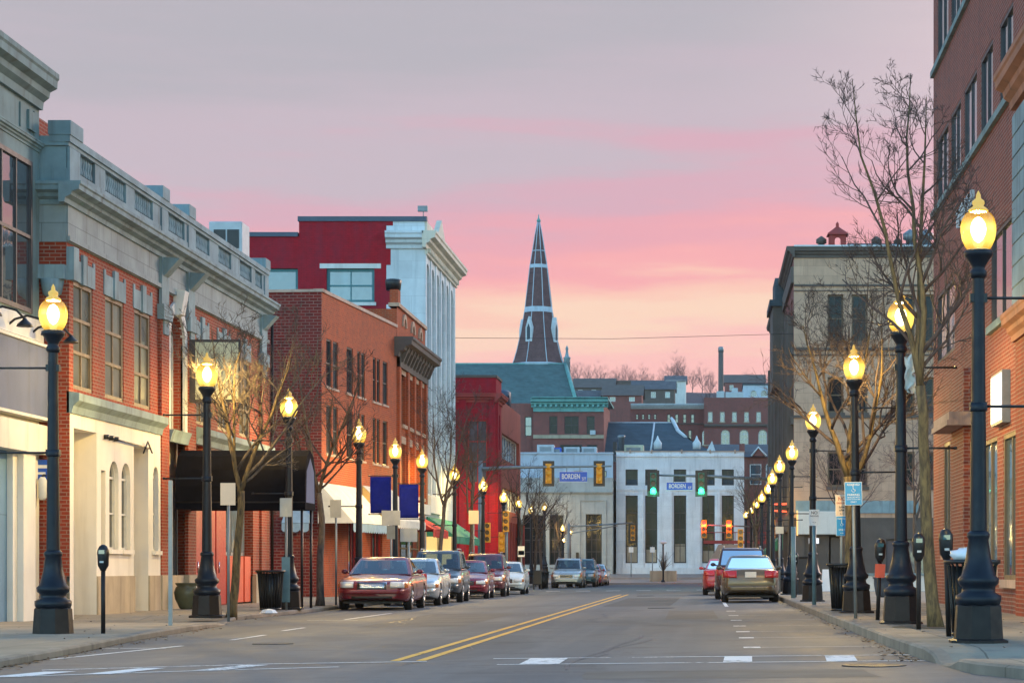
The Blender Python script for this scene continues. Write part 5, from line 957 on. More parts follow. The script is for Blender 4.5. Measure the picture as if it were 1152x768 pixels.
tree(-14.6, 68.0, ZL, 4.4, .12, 37, (.05, 0), 1.1, 'bark', 'twig', 'low twisted bare tree in the gap beside the canopy', 3, 12, .25)
for i, (x, y, h, s_, lb) in enumerate(((-10.75, 86, 8.6, 3, 'bare tree in front of the white arcaded front'), (-10.8, 98, 8.8, 5, 'bare tree between the white arcaded front and the left signals'), (-11.2, 126, 8.2, 8, 'bare tree before the salmon annex'), (-10.9, 135, 7.8, 9, 'nearer of two bare trees left of the bone stone hall'), (-11.1, 143, 7.4, 14, 'farther of two bare trees left of the bone stone hall'), (-10.2, 153, 6.6, 19, 'small bare tree on the plaza by the stone hall window'),
                              (8.3, 84, 7.4, 41, 'grey bare tree in the open lot before the limestone block'), (10.2, 74, 7.0, 43, 'bare tree in the open lot close to the plum brick building'), (6.6, 99, 7.2, 47, 'bare tree at the lot edge near the corner shop'), (11.5, 96, 8.0, 49, 'bare tree at the back of the open lot'), (2.9, 136, 7.0, 51, 'bare tree on the right kerb by the white bank'), (3.0, 122.5, 7.5, 53, 'bare tree on the right kerb before the neon sign'))):
    tree(x, y, ZL if x < 0 else ZR-.02, h, .10, s_, (0, 0), .78 if x < 0 else .9, 'bark', 'twig' if x < 0 or y > 110 else 'bark_far', lb, 3 if y < 112 else 2, 14, .25)
# skyline trees: a few sources copied with their trunks and crowns
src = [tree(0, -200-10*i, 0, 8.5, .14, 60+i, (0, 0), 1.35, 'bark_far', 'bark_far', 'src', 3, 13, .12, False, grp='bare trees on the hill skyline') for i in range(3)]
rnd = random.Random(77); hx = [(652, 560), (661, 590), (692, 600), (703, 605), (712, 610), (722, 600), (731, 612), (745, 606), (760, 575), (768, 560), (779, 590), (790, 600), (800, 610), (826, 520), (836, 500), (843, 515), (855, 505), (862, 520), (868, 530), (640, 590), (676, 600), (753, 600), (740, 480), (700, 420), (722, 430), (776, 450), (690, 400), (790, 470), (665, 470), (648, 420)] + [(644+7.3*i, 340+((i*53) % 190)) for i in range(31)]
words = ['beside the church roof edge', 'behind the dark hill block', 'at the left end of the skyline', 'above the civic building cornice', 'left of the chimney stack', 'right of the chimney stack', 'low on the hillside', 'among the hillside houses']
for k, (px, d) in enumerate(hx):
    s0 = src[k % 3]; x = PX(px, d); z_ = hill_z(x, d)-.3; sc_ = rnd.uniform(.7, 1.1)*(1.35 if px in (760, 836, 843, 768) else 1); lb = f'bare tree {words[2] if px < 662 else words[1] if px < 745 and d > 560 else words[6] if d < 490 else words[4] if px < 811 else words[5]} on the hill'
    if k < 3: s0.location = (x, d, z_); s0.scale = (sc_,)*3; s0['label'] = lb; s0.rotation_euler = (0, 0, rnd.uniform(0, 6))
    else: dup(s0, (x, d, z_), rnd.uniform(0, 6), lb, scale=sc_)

# leaf litter and grit along the gutters, bare soil round the trees
M['leaf'] = m_stone('dead_leaves', (.13, .075, .035), .5, streak=False); lm = MB(); rnd = random.Random(21)
for i in range(900):
    if rnd.random() < .5: y = 23 + 70*rnd.random()**1.6; x = 2.32 - abs(rnd.gauss(0, .12)) if rnd.random() < .7 else 2.5+rnd.random()*3; z_ = rz(x)+.006 if x < 2.34 else ZR+.006
    else: y = 23 + 60*rnd.random()**1.4; kx = -7.85-.09*(y-23.6) if y < 40 else -10.15; x = kx + abs(rnd.gauss(0, .14)) if rnd.random() < .75 else kx-.4-rnd.random()*2.4; z_ = rz(x)+.006 if x > kx else ZL+.008
    a = rnd.uniform(0, 6.28); w_ = rnd.uniform(.015, .05); lm.quad(*[(x+w_*math.cos(a+k*1.57)*(1 if k % 2 else .6), y+w_*math.sin(a+k*1.57), z_+rnd.uniform(0, .02)) for k in range(4)])
struct(lm.build('leaves', M['leaf'], recalc=False), 'stuff')
M['soil'] = m_stone('bare_soil', (.13, .10, .06), .4, streak=False)
for x, y, z_, w_ in ((3.4, 31.8, ZR, .62), (3.05, 44.5, ZR, .5), (-10.45, 46, ZL, .3), (-10.6, 58.5, ZL, .35)):
    q = MB(); q.add([(x+w_*(1+.12*math.sin(3*a+x))*math.cos(a), y+w_*1.5*(1+.1*math.cos(2*a))*math.sin(a), z_+.007) for a in [2*math.pi*k/18 for k in range(18)]], [tuple(range(18))]); struct(q.build('tree_pit_soil', M['soil'], recalc=False))

# ------------------------------------------------------------------ writing
def text(s, size, loc, rot, mat, parent, depth=.004, name='lettering', align='CENTER', sx=1.0):
    cu = bpy.data.curves.new('t', 'FONT'); cu.body = s; cu.size = size; cu.extrude = depth; cu.align_x = align; cu.align_y = 'CENTER'; cu.offset = size*.012
    o = bpy.data.objects.new('t', cu); COL.objects.link(o); bpy.context.view_layer.update()
    me = bpy.data.meshes.new_from_object(o.evaluated_get(bpy.context.evaluated_depsgraph_get())); COL.objects.unlink(o); bpy.data.objects.remove(o); bpy.data.curves.remove(cu)
    me.materials.clear(); me.materials.append(M[mat]); o = bpy.data.objects.new(name, me); COL.objects.link(o); o.location = loc; o.rotation_euler = rot; o.scale = (sx, 1, 1)
    if parent is not None: o.parent = parent
    return o

# ------------------------------------------------------------------ traffic signals
def head(root, x, y, z0, face=-1, mat='amber', lit=None, back=True, s=1.0):
    # three section head, lenses towards face*y ; bottom at z0
    hb = MB(); hs_ = .36*s
    for i in range(3): hb.box(x-.16*s, x+.16*s, y-.10, y+.10, z0+i*hs_+.005, z0+(i+1)*hs_-.005); hb.lathe([(.13*s, -.0), (.06*s, .03)], 10, (x, y+.1*1, z0+i*hs_+.18*s)) if False else None
    for i in range(3):
        cz = z0+i*hs_+.18*s; pts = []
        rows = [[(x+rr*math.cos(a), y+yy, cz+rr*math.sin(a)) for a in [2*math.pi*k/12 for k in range(12)]] for rr, yy in ((.15*s, -face*.10), (.13*s, -face*.17), (.05*s, -face*.2), (.004, -face*.205))]; hb.grid(rows, close=True)
        v = [[(x+.14*s*math.cos(a), y+face*dd, cz+.14*s*math.sin(a)) for a in [R(-20+220*k/10) for k in range(11)]] for dd in (.1, .32)]; hb.grid(v)
    o = hb.build('signal_head', M[mat], root, bevel=0)
    for i, c in enumerate(('green', 'amber', 'red')):
        cz = z0+i*hs_+.18*s; l = MB(); l.add([(x+.12*s*math.cos(2*math.pi*k/14), y+face*.105, cz+.12*s*math.sin(2*math.pi*k/14)) for k in range(14)], [tuple(range(14))]); l.build(c+'_lens', M[(lit+'_on') if lit == c else 'lens_off'], o)
    if back:
        b = MB(); b.box(x-.31*s, x+.31*s, y+face*.03-.012, y+face*.03+.012, z0-.15, z0+3*hs_+.15); b.build('backplate', M['black'], o)
    return o
def glow(root, x, y, z_, c, w_):
    l = bpy.data.lights.new('signal_light', 'POINT'); l.energy = w_; l.color = c; l.shadow_soft_size = .1; o = bpy.data.objects.new('light', l); COL.objects.link(o); o.parent = root; o.location = (x, y, z_)
t = thing('traffic_signal', 'traffic signal mast on the left corner with two heads turned away', 'traffic signal', (-12.3, 116, 0)); z = lambda py: PZ(py, 116); X = lambda px: PX(px, 116)+12.3
m = MB(); m.lathe([(.3, 0), (.3, .12), (.18, .2)], 10); m.tube([(0, 0, 0), (0, 0, z(518))], [.16, .11], 10); m.build('pole', M['steel'], t)
m = MB(); m.tube([(0, 0, z(527)), (X(580), 0, z(525.5)), (X(688), 0, z(524))], [.1, .085, .05], 8); m.tube([(0, 0, z(530)), (X(560), 0, z(527))], .04, 6); m.build('mast_arm', M['steel'], t)
for px in (617, 674): head(t, X(px), .12, z(543.5), 1)
t2 = thing('street_name_sign', 'blue BORDEN ST sign hanging between the two turned away signal heads', 'street sign', (PX(645, 115.9), 115.9, 0)); w2 = 15.5*116/F; m = MB(); m.box(-w2, w2, -.015, .015, z(541.5), z(530.5)); m.build('panel', M['sign_blue'], t2); 
for a in (-.4, .4): m = MB(); m.box(a*w2*1.2-.02, a*w2*1.2+.02, -.02, .02, z(530.5), z(525)); m.build('hanger', M['steel'], t2)
m = MB(); m.box(-w2*1.02, w2*1.02, -.012, .012, z(542), z(541.5)); m.box(-w2*1.02, w2*1.02, -.012, .012, z(530.5), z(530)); m.build('border', M['sign_white'], t2)
text('BORDEN', .38, (-.13, -.02, (z(541.5)+z(530.5))/2), (R(90), 0, 0), 'sign_white', t2, sx=.66); text('ST', .22, (w2*.78, -.02, z(538.5)), (R(90), 0, 0), 'sign_white', t2)
t = thing('traffic_signal', 'traffic signal mast on the right corner showing two green lights', 'traffic signal', (3.7, 123, 0)); z = lambda py: PZ(py, 123); X = lambda px: PX(px, 123)-3.7
m = MB(); m.lathe([(.3, ZR), (.3, ZR+.12), (.18, ZR+.2)], 10); m.tube([(0, 0, .1), (0, 0, z(525))], [.16, .11], 10); m.build('pole', M['steel'], t)
m = MB(); m.tube([(0, 0, z(539)), (X(800), 0, z(535.5)), (X(728), 0, z(534))], [.1, .08, .05], 8); m.build('mast_arm', M['steel'], t)
for px in (735, 789): head(t, X(px), -.12, z(555.5), -1, 'glow_tint_house', 'green', True, 1.12); glow(t, X(px), -.42, z(552), (.1, 1, .5), 30)
head(t, X(833), -.3, z(616), -1, 'amber', None, False); head(t, .1, .3, z(605), 1, 'amber', None, False)
t2 = thing('street_name_sign', 'blue BORDEN ST sign hanging between the two green signals', 'street sign', (PX(764.5, 122.9), 122.9, 0)); w2 = 14.5*123/F; m = MB(); m.box(-w2, w2, -.015, .015, z(551), z(542.5)); m.build('panel', M['sign_blue'], t2)
for a in (-.4, .4): m = MB(); m.box(a*w2*1.2-.02, a*w2*1.2+.02, -.02, .02, z(542.5), z(534.5)); m.build('hanger', M['steel'], t2)
m = MB(); m.box(-w2*1.02, w2*1.02, -.012, .012, z(551.5), z(551)); m.box(-w2*1.02, w2*1.02, -.012, .012, z(542.5), z(542)); m.build('border', M['sign_white'], t2)
text('BORDEN', .34, (-.13, -.02, z(546.8)), (R(90), 0, 0), 'sign_white', t2, sx=.72); text('ST', .2, (w2*.8, -.02, z(548.5)), (R(90), 0, 0), 'sign_white', t2)
t = thing('traffic_signal', 'post mounted yellow signals clustered on the left corner', 'traffic signal', (PX(570, 112), 112, 0)); z = lambda py: PZ(py, 112); m = MB(); m.tube([(0, 0, 0), (0, 0, z(578))], .07, 8); m.lathe([(.22, 0), (.2, .3), (.1, .4)], 8); m.build('pole', M['steel'], t)
head(t, -.02, -.2, z(598), -1, 'amber', None, False); head(t, -.28, .2, z(621), 1, 'amber', None, False); m = MB(); m.tube([(0, 0, z(600)), (-.28, .2, z(600))], .03, 6); m.build('bracket', M['steel'], t)
t = thing('traffic_signal', 'yellow signal head on the shaft of the left corner mast', 'traffic signal', (-12.3, 115.6, 0)); 
m = MB(); m.tube([(.1, .25, z(590)), (.35, 0, z(590))], .03, 6); m.tube([(.1, .25, z(608)), (.35, 0, z(608))], .03, 6); m.build('bracket', M['steel'], t); head(t, .42, 0, PZ(610, 116), -1, 'amber', None, False)
t = thing('traffic_signal', 'far mast arm with one yellow signal before the stone hall', 'traffic signal', (PX(640, 148), 148, 0)); z = lambda py: PZ(py, 148); X = lambda px: PX(px, 148)-PX(640, 148); m = MB(); m.tube([(0, 0, .1), (0, 0, z(589))], .1, 8); m.build('pole', M['steel'], t); m = MB(); m.tube([(0, 0, z(592)), (X(712), 0, z(588))], .05, 6); m.tube([(0, 0, z(600)), (X(695), 0, z(591))], .035, 6); m.build('mast_arm', M['steel'], t); head(t, X(712), 0, z(608), -1, 'amber', None, True)
t = thing('traffic_signal', 'far signal mast showing two red lights in front of the white bank', 'traffic signal', (PX(846, 150), 150, .1)); z = lambda py: PZ(py, 150)-.1; X = lambda px: PX(px, 150)-PX(846, 150); m = MB(); m.tube([(0, 0, 0), (0, 0, z(585))], .1, 8); m.build('pole', M['steel'], t); m = MB(); m.tube([(0, 0, z(592)), (X(789), 0, z(590))], .05, 6); m.build('mast_arm', M['steel'], t)
for px in (792, 820): head(t, X(px), -.1, z(605), -1, 'amber', 'red', False, 1.2); glow(t, X(px), -.42, z(591), (1, .08, .05), 30)
t = thing('overhead_wire', 'thin utility wire strung high across the whole street', 'wire', (-12.95, 109, 0)); m = MB(); m.tube([(0, 0, PZ(380, 109)), (8, 5, PZ(381, 114)), (17.9, 11.1, PZ(375, 120))], .014, 4); m.build('cable', M['black'], t)

# ------------------------------------------------------------------ small street furniture
def post_sign(x, y, z0, zt, panels, lb, lean=0, r=.035, mat='steel', face=-1, flat=False, grp=None):
    t = thing('sign_post', lb, 'sign', (x, y, z0), 0, grp); t.rotation_euler = (0, lean, 0); m = MB()
    if flat: m.box(-r, r, -.02, .02, -.05, zt-z0); 
    else: m.tube([(0, 0, -.05), (0, 0, zt-z0)], r, 8)
    m.build('post', M[mat], t)
    for (w_, za, zb, pm, lines, fr) in panels:
        m = MB(); m.box(-w_/2, w_/2, -.055, -.045, za-z0, zb-z0); o = m.build('sign_panel', M[pm], t)
        if fr: m = MB(); m.box(-w_/2-.008, w_/2+.008, -.05, -.043, za-z0-.008, zb-z0+.008); m.build('border', M[fr], o)
        for (s_, sz, zf, cm) in lines:
            if s_ == '@':   # wheelchair pictogram
                q = MB(); c = za-z0+(zb-za)*zf; q.lathe([(.2*sz, 0), (.2*sz, .002)], 10, (0, 0, 0)); q = MB()
                q.tube([(-.05*sz, -.058, c+.5*sz), (-.03*sz, -.058, c+.05*sz), (.22*sz, -.058, c+.02*sz), (.3*sz, -.058, c-.35*sz)], .05*sz, 5); q.tube([(.02*sz-.33*sz*math.cos(a), -.058, c-.1*sz-.33*sz*math.sin(a)) for a in [R(-20+24*k) for k in range(10)]], .035*sz, 5)
                q.add([(-.05*sz+.1*sz*math.cos(a), -.06, c+.65*sz+.1*sz*math.sin(a)) for a in [2*math.pi*k/10 for k in range(10)]], [tuple(range(10))]); q.build('pictogram', M[cm], o)
            else: text(s_, sz, (0, -.057, za-z0+(zb-za)*zf), (R(90), 0, 0), cm, o, .001)
    return t
zR = lambda py, d: PZ(py, d)
post_sign(2.62, 37.5, ZR, zR(542, 37.5), [(.29, zR(567.5, 37.5), zR(542.5, 37.5), 'park_blue', [('RESERVED', .05, .9, 'sign_white'), ('@', .10, .68, 'sign_white'), ('PARKING', .052, .44, 'sign_white'), ('VEHICLES WITH', .032, .33, 'sign_white'), ('PLATES OR PLACARD', .025, .24, 'sign_white'), ('ONLY', .04, .12, 'sign_white')], 'sign_white')], 'large blue reserved parking sign on a slightly leaning post', -.02, .03)
post_sign(2.86, 45.2, ZR, zR(557, 45.2), [(.25, zR(580, 45.2), zR(557, 45.2), 'sign_peach', [('NO', .10, .82, 'ink_red'), ('PARKING', .055, .62, 'ink_red'), ('8AM', .06, .42, 'ink'), ('6PM', .06, .27, 'ink'), ('<->', .06, .1, 'ink')], 'sign_white'), (.23, zR(602, 45.2), zR(580.8, 45.2), 'park_blue', [('PARKING', .045, .88, 'sign_white'), ('@', .10, .62, 'sign_white'), ('ONLY', .05, .3, 'sign_white'), ('<->', .05, .12, 'sign_white')], 'sign_white')], 'post with peach no parking sign above a small blue sign', 0, .035)
post_sign(2.62, 52.0, ZR, zR(574, 52), [(.25, zR(591, 52), zR(573, 52), 'sign_white', [('NO', .10, .8, 'ink'), ('PARKING', .05, .6, 'ink'), ('<->', .06, .2, 'ink')], None)], 'blue green post with small white no parking sign', 0, .05, 'steel_blue')
post_sign(2.6, 64, ZR, zR(592, 64), [], 'bare blue green post near the dark cabinet', 0, .07, 'steel_blue')
post_sign(2.66, 78, ZR, zR(592, 78), [(.3, zR(600, 78), zR(592, 78), 'sign_back', [], None)], 'small plain sign past the dark cabinet')
post_sign(-9.55, 38, ZL-.05, zR(540, 38), [], 'bare flat grey post between the meter and the urn', 0, .035, 'steel', flat=True)
def lsign(px, d, y0, y1, w, lb, extra=None, mt='sign_back'):
    p = [(w, zR(y1, d), zR(y0, d), mt, [], None)] + (extra or []); post_sign(PX(px, d), d, ZL, zR(y0, d), p, lb, 0, .03)
lsign(257, 43.0, 543, 568, .30, 'blank tan backed sign on a post beside the golden tree', None, 'sign_peach')
lsign(322, 52.2, 560, 581, .29, 'blank pale sign on a post beside the ribbed bin', [(.2, ZL+.2, ZL+1.3, 'steel_blue', [], None)])
lsign(378, 59.5, 562, 582, .31, 'blank pale sign standing just left of the dark red sedan')
lsign(440, 70.3, 574, 590.5, .61, 'wide blank grey sign with a small blue plate below', [(.27, zR(606, 70.3), zR(591, 70.3), 'steel', [], None)])
lsign(460, 75, 594, 609, .6, 'wide blank cream sign between the blue banner lamps')
lsign(533, 95, 574, 589, .44, 'blank yellowish sign left of the yellow signals', None, 'sign_peach')
post_sign(PX(586.5, 108), 108, 0.05, zR(614, 108), [(.34, zR(626, 108), zR(614, 108), 'sign_white', [], None), (.3, zR(624, 108), zR(619, 108), 'sign_blue', [], None)], 'small white and blue sign left of the far silver car')
for px, lb in ((710, 'small white sign on the plaza left of the planter'), (734, 'small white sign on the plaza directly behind the planter')): post_sign(PX(px, 158), 158, .4, zR(614, 158), [(.35, zR(621, 158), zR(615, 158), 'sign_white', [], None)], lb)
mt = thing('parking_meter', 'bronze parking meter at the near left corner', 'parking meter', (-9.42, 33.3, ZL), 0, 'parking meters'); m = MB(); m.tube([(0, 0, -.05), (0, 0, 1.02)], .035, 8); m.build('post', M['post2'], mt)
m = MB(); m.lathe([(.045, .98), (.05, 1.0), (.085, 1.06), (.09, 1.2), (.095, 1.24), (.09, 1.3), (.06, 1.36), (.02, 1.385)], 14); m.build('head', M['black'], mt); m = MB(); m.box(-.045, .045, -.1, -.08, 1.24, 1.3); m.build('window', M['car_glass'], mt); m = MB(); m.box(-.03, .03, -.095, -.08, 1.1, 1.13); m.build('plate', M['sign_back'], mt)
for (x, y, lean, lb) in ((3.11, 27.4, -.03, 'parking meter leaning beside the bin with the white bag'), (3.04, 30.6, 0, 'dark parking meter just left of the yellow lichen trunk'), (2.9, 36.2, .04, 'parking meter between the large blue sign and the second lamp'), (2.75, 66, 0, 'parking meter left of the dark cabinet'), (3.05, 62, 0, 'parking meter in front of the dark cabinet'), (2.8, 70, 0, 'parking meter right behind the brown sedan')):
    o = dup(mt, (x, y, ZR), None, lb); o.rotation_euler = (0, lean, 0)
m = MB(); m.box(-.085, .085, -.1, -.085, .72, .95); o = m.build('orange_tag', M['orange_panel']); t = [q for q in COL.objects if q.get('label') == 'parking meter between the large blue sign and the second lamp'][0]; o.parent = t
def bin_(x, y, z_, lb, bag=False, first_=[]):
    if not first_:
        t = thing('litter_bin', lb, 'bin', (x, y, z_), 0, 'ribbed black litter bins'); m = MB(); m.lathe([(.22, .05), (.27, .9), (.26, .9), (.21, .08)], 20); m.build('liner', M['black'], t); m = MB()
        for k in range(24):
            a = 2*math.pi*k/24; c, s_ = math.cos(a), math.sin(a); m.tube([(.24*c, .24*s_, .02), (.265*c, .265*s_, .4), (.30*c, .30*s_, .9), (.345*c, .345*s_, .97)], .016, 4)
        m.lathe([(.24, .02), (.26, .02), (.26, .07), (.24, .07)], 20); m.lathe([(.33, .93), (.36, .93), (.36, .98), (.33, .98)], 20); m.build('rib_cage', M['black'], t); first_.append(t)
    else: t = dup(first_[0], (x, y, z_), None, lb)
    return t
bin_(3.36, 27.0, ZR, 'ribbed black bin topped by a white bag by the near right lamp'); bin_(2.78, 43.2, ZR, 'ribbed black bin behind the third right hand lamp'); bin_(-10.55, 51.6, ZL, 'ribbed black bin at the end of the black canopy'); bin_(PX(612, 118), 117.5, 0, 'small black bin near the far left cars')
t = thing('plastic_bag', 'crumpled white bag on top of the near right bin', 'bag', (3.32, 27.0, ZR+.93)); m = MB(); rows = []
for i in range(7):
    q = math.pi*i/6; rows.append([((.24+.05*math.sin(3*a+i))*math.sin(q)*math.cos(a), (.24+.05*math.cos(2*a+i))*math.sin(q)*math.sin(a), .1-.1*math.cos(q)+.015*math.sin(4*a+i*2)) for a in [2*math.pi*k/14 for k in range(14)]])
m.grid(rows, close=True); m.build('bag', M['bag'], t)
t = thing('utility_cabinet', 'tall dark grey cabinet on the right pavement behind the meters', 'cabinet', (3.25, 73.8, ZR)); m = MB(); m.box(-.28, .28, -.2, .2, 0, 1.25); m.build('casing', M['trim_dark'], t, bevel=.02); m = MB(); m.box(-.25, .25, -.215, -.2, .08, 1.18); m.build('door', M['trim_dark'], t); m = MB(); m.box(-.3, .3, -.24, .24, 1.25, 1.3); m.build('top', M['post2'], t)
t = thing('sandwich_board', 'pale sandwich board standing before the corner shop', 'sandwich board', (PX(931.5, 84), 84, ZR)); 
for s_ in (-1, 1):
    m = MB(); m.ext([(-.27, s_*.26, 0), (.27, s_*.26, 0), (.22, s_*.04, .86), (-.22, s_*.04, .86)], (0, .025, 0)); m.build('panel', M['sign_white'], t)
t = thing('shop_notice', 'small white notice in the corner shop window', 'sign', (PX(916, 119.4), 119.82, PZ(611, 119.8))); m = MB(); m.box(-.28, .28, -.02, 0, 0, .3); m.build('panel', M['pale_lit'], t)
t = thing('planter_barrel', 'dark blue tapered planter on the lot pavement behind the right hand lamps', 'planter', (PX(994, 66), 66, ZR)); m = MB(); m.lathe([(.2, 0), (.24, .06), (.3, .4), (.3, .56), (.34, .58), (.34, .63), (.26, .63), (.24, .5)], 16); m.build('tub', M['dark_cap'], t)
t = thing('newspaper_box', 'low black box behind the far left bins', 'box', (PX(604, 116.5), 117, 0)); m = MB(); m.box(-.25, .25, -.2, .2, .25, 1.05); m.build('casing', M['black'], t, bevel=.03); m = MB(); 
for a in (-.2, .2): m.box(a-.03, a+.03, -.15, .15, 0, .25)
m.build('leg', M['black'], t)
t = thing('litter', 'crumpled white paper on the pavement under the golden tree', 'litter', (-9.75, 47.5, ZL)); m = MB(); m.lathe([(.02, 0), (.2, .03), (.14, .1), (.03, .12)], 7, smooth=False); m.build('paper', M['bag'], t)
t = thing('low_wall', 'low pale wall across the lot behind the right pavement', 'wall', (6.2, 84, 0)); m = MB(); m.box(0, 7, -.15, .15, 0, .85); m.build('body', M['white_band'], t); m = MB(); m.box(-.05, 7.05, -.2, .2, .85, .95); m.build('coping', M['stone_b'], t)

# ------------------------------------------------------------------ cars
def crom(pts, n):
    out = []
    for i in range(len(pts)-1):
        p0 = pts[max(0, i-1)]; p1 = pts[i]; p2 = pts[i+1]; p3 = pts[min(len(pts)-1, i+2)]
        for k in range(n):
            t = k/n; out.append(tuple(.5*((2*b)+(-a+c)*t+(2*a-5*b+4*c-d)*t*t+(-a+3*b-3*c+d)*t**3) for a, b, c, d in zip(p0, p1, p2, p3)))
    out.append(pts[-1]); return out
SEC = crom([(0, 0), (.80, 0), (.93, .05), (.985, .22), (1.0, .45), (.985, .68), (.945, .88), (.86, .965), (.55, 1.0), (0, 1.02)], 3)
def interp(tb, y):
    for (a, b), (c, d) in zip(tb, tb[1:]):
        if y <= c:
            t = (y-a)/(c-a); t = t*t*(3-2*t)*.5 + t*.5; return b+(d-b)*t
    return tb[-1][1]
CARS = {
 'sedan': dict(L=5.35, W=1.96, H=1.44, top=[(0, .73), (.22, .82), (.9, .89), (1.6, .95), (3, .96), (4.1, .98), (5.0, .97), (5.25, .90), (5.35, .72)], gh=(1.55, 2.45, 3.55, 4.4), wr=.62, wh=(.98, 4.05), R=.335, zb=.22, front='chrome'),
 'compact': dict(L=4.55, W=1.76, H=1.44, top=[(0, .66), (.2, .77), (.8, .89), (1.25, .97), (2.5, .98), (3.6, 1.02), (4.25, 1.03), (4.45, .99), (4.55, .78)], gh=(1.1, 2.05, 3.05, 3.95), wr=.62, wh=(.85, 3.5), R=.32, zb=.2, front='slot'),
 'suv': dict(L=4.55, W=1.83, H=1.74, top=[(0, .78), (.2, .92), (.8, 1.03), (1.2, 1.09), (2.5, 1.1), (3.8, 1.12), (4.4, 1.12), (4.5, 1.02), (4.55, .8)], gh=(1.1, 1.85, 4.0, 4.45), wr=.70, wh=(.85, 3.55), R=.36, zb=.28, front='slot')}
def make_car(kind, paint, lab, rear_plate=True):
    P = CARS[kind]; L, W, Hh = P['L'], P['W'], P['H']; t = thing('parked_car', lab, 'car', (0, 0, 0), 0, 'cars parked along the kerbs')
    def hw(y): return W/2*(1-.24*max(0, 1-y/.6)**2.2-.17*max(0, 1-(L-y)/.55)**2.2)
    def zb(y): return P['zb'] + .08*max(0, 1-y/.5) + .12*max(0, 1-(L-y)/.6)
    def S(y, k, off=0.0):
        fx, fz = SEC[k]; w_ = hw(y); b = zb(y); tp = interp(P['top'], y); return Vector((fx*(w_+off), y, b+(tp-b)*fz))
    ys = [0, .04, .1, .2, .35, .5, .65, .85, 1.1, 1.4, 1.8, 2.2, 2.6, 3.0, 3.4, 3.8] + [L-q for q in (.65, .5, .35, .2, .1, .04, 0)]; ys = sorted(set(ys)); n = len(SEC); m = MB(); rows = []
    for y in ys:
        e_ = .10*max(0, 1-y/.10)**2 + .10*max(0, 1-(L-y)/.10)**2; half = []
        for k in range(n):
            p = S(y, k); c = (zb(y)+interp(P['top'], y))/2; half.append(Vector((p.x*(1-e_*.5), y, c+(p.z-c)*(1-e_))))
        rows.append([Vector((-p.x, p.y, p.z)) for p in half[::-1]][:-1] + half)
    N = len(rows[0]); m.grid(rows); m.add(rows[0], [tuple(range(N))[::-1]]); m.add(rows[-1], [tuple(range(N))])
    me = m.mesh('body'); bm = bmesh.new(); bm.from_mesh(me); bmesh.ops.remove_doubles(bm, verts=bm.verts[:], dist=1e-4); bmesh.ops.recalc_face_normals(bm, faces=bm.faces[:]); bm.to_mesh(me); bm.free(); me.materials.append(M[paint])
    body = bpy.data.objects.new('body', me); COL.objects.link(body); cut = MB()
    for y in P['wh']:
        for s_ in (-1, 1): cut.tube([(s_*(W/2+.2), y, P['R']), (s_*(W/2-.28), y, P['R'])], P['R']+.06, 24)
    co = cut.build('cut', M['trim_black']); b = body.modifiers.new('b', 'BOOLEAN'); b.object = co; b.operation = 'DIFFERENCE'; b.solver = 'EXACT'
    bpy.context.view_layer.update(); me2 = bpy.data.meshes.new_from_object(body.evaluated_get(bpy.context.evaluated_depsgraph_get())); body.modifiers.clear(); body.data = me2; bpy.data.objects.remove(co); body.parent = t
    # greenhouse
    ya, yb, yc, yd = P['gh']; bow = .16; zb0 = lambda y: interp(P['top'], y)-.02; wb = W/2*.90; wrf = W/2*P['wr']*1.12
    def gz(s_, y): return (zb0(y))*(1-s_) + (Hh-.05)*s_
    def Wd(s_): return wb + (wrf-wb)*(s_**1.15) 
    def G(part, u, s_, off=0.0):
        yf = ya+(yb-ya)*s_+bow; yr = yd+(yc-yd)*s_-bow*.7; w_ = Wd(s_)
        if part == 'F': y = ya+(yb-ya)*s_+bow*abs(u)**2.2 - off*.8; x = u*(w_-.02); zz = off*.5
        elif part == 'B': y = yd+(yc-yd)*s_-bow*.7*abs(u)**2.2 + off*.8; x = u*(w_-.02); zz = off*.5
        else: y = yf+(yr-yf)*u; x = part*(w_-.02*(2*abs(u-.5))**6 + off); zz = 0
        return Vector((x, y, gz(s_, min(max(y, 0), L))+zz))
    ws = ((.05, .33), (.36, .66), (.69, .96)) if kind == 'suv' else ((.06, .49), (.53, .93))
    uu = [-1, -.9, -.6, -.3, 0, .3, .6, .9, 1]; vv = sorted({0, 1, .2, .42, .8, *[q for w_ in ws for q in w_]}); ss = [0, .1, .3, .5, .7, .9, 1]; g = MB()
    for part, us_ in (('F', uu), ('B', uu), (1, vv), (-1, vv)):
        for ua, ub in zip(us_, us_[1:]):
            for sa, sb in zip(ss, ss[1:]):
                um, sm = (ua+ub)/2, (sa+sb)/2
                if .1 < sm < .9 and ((part in ('F', 'B') and abs(um) < .9) or (part not in ('F', 'B') and any(a < um < b for a, b in ws))): continue
                g.add([G(part, ua, sa), G(part, ub, sa), G(part, ub, sb), G(part, ua, sb)], [(0, 1, 2, 3)], True)
    cb = MB(); zf = lambda y: zb0(y)+.03
    cb.grid([[(x, y, zf(y)) for x in (-wb*.95, 0, wb*.95)] for y in (ya+.1, (ya+yd)/2, yd-.1)], smooth=False)
    yfs = yb+.35
    for x in (-.36, .36):
        cb.box(x-.23, x+.23, yfs, yfs+.14, .6, zf(yfs)+.16); cb.box(x-.12, x+.12, yfs+.03, yfs+.12, zf(yfs)+.16, zf(yfs)+.34)
    cb.box(-.6, .6, yc-.15, yc, .6, zf(yc)+.1)
    for x in (-.36, .36): cb.box(x-.11, x+.11, yc-.12, yc-.02, zf(yc)+.1, zf(yc)+.24)
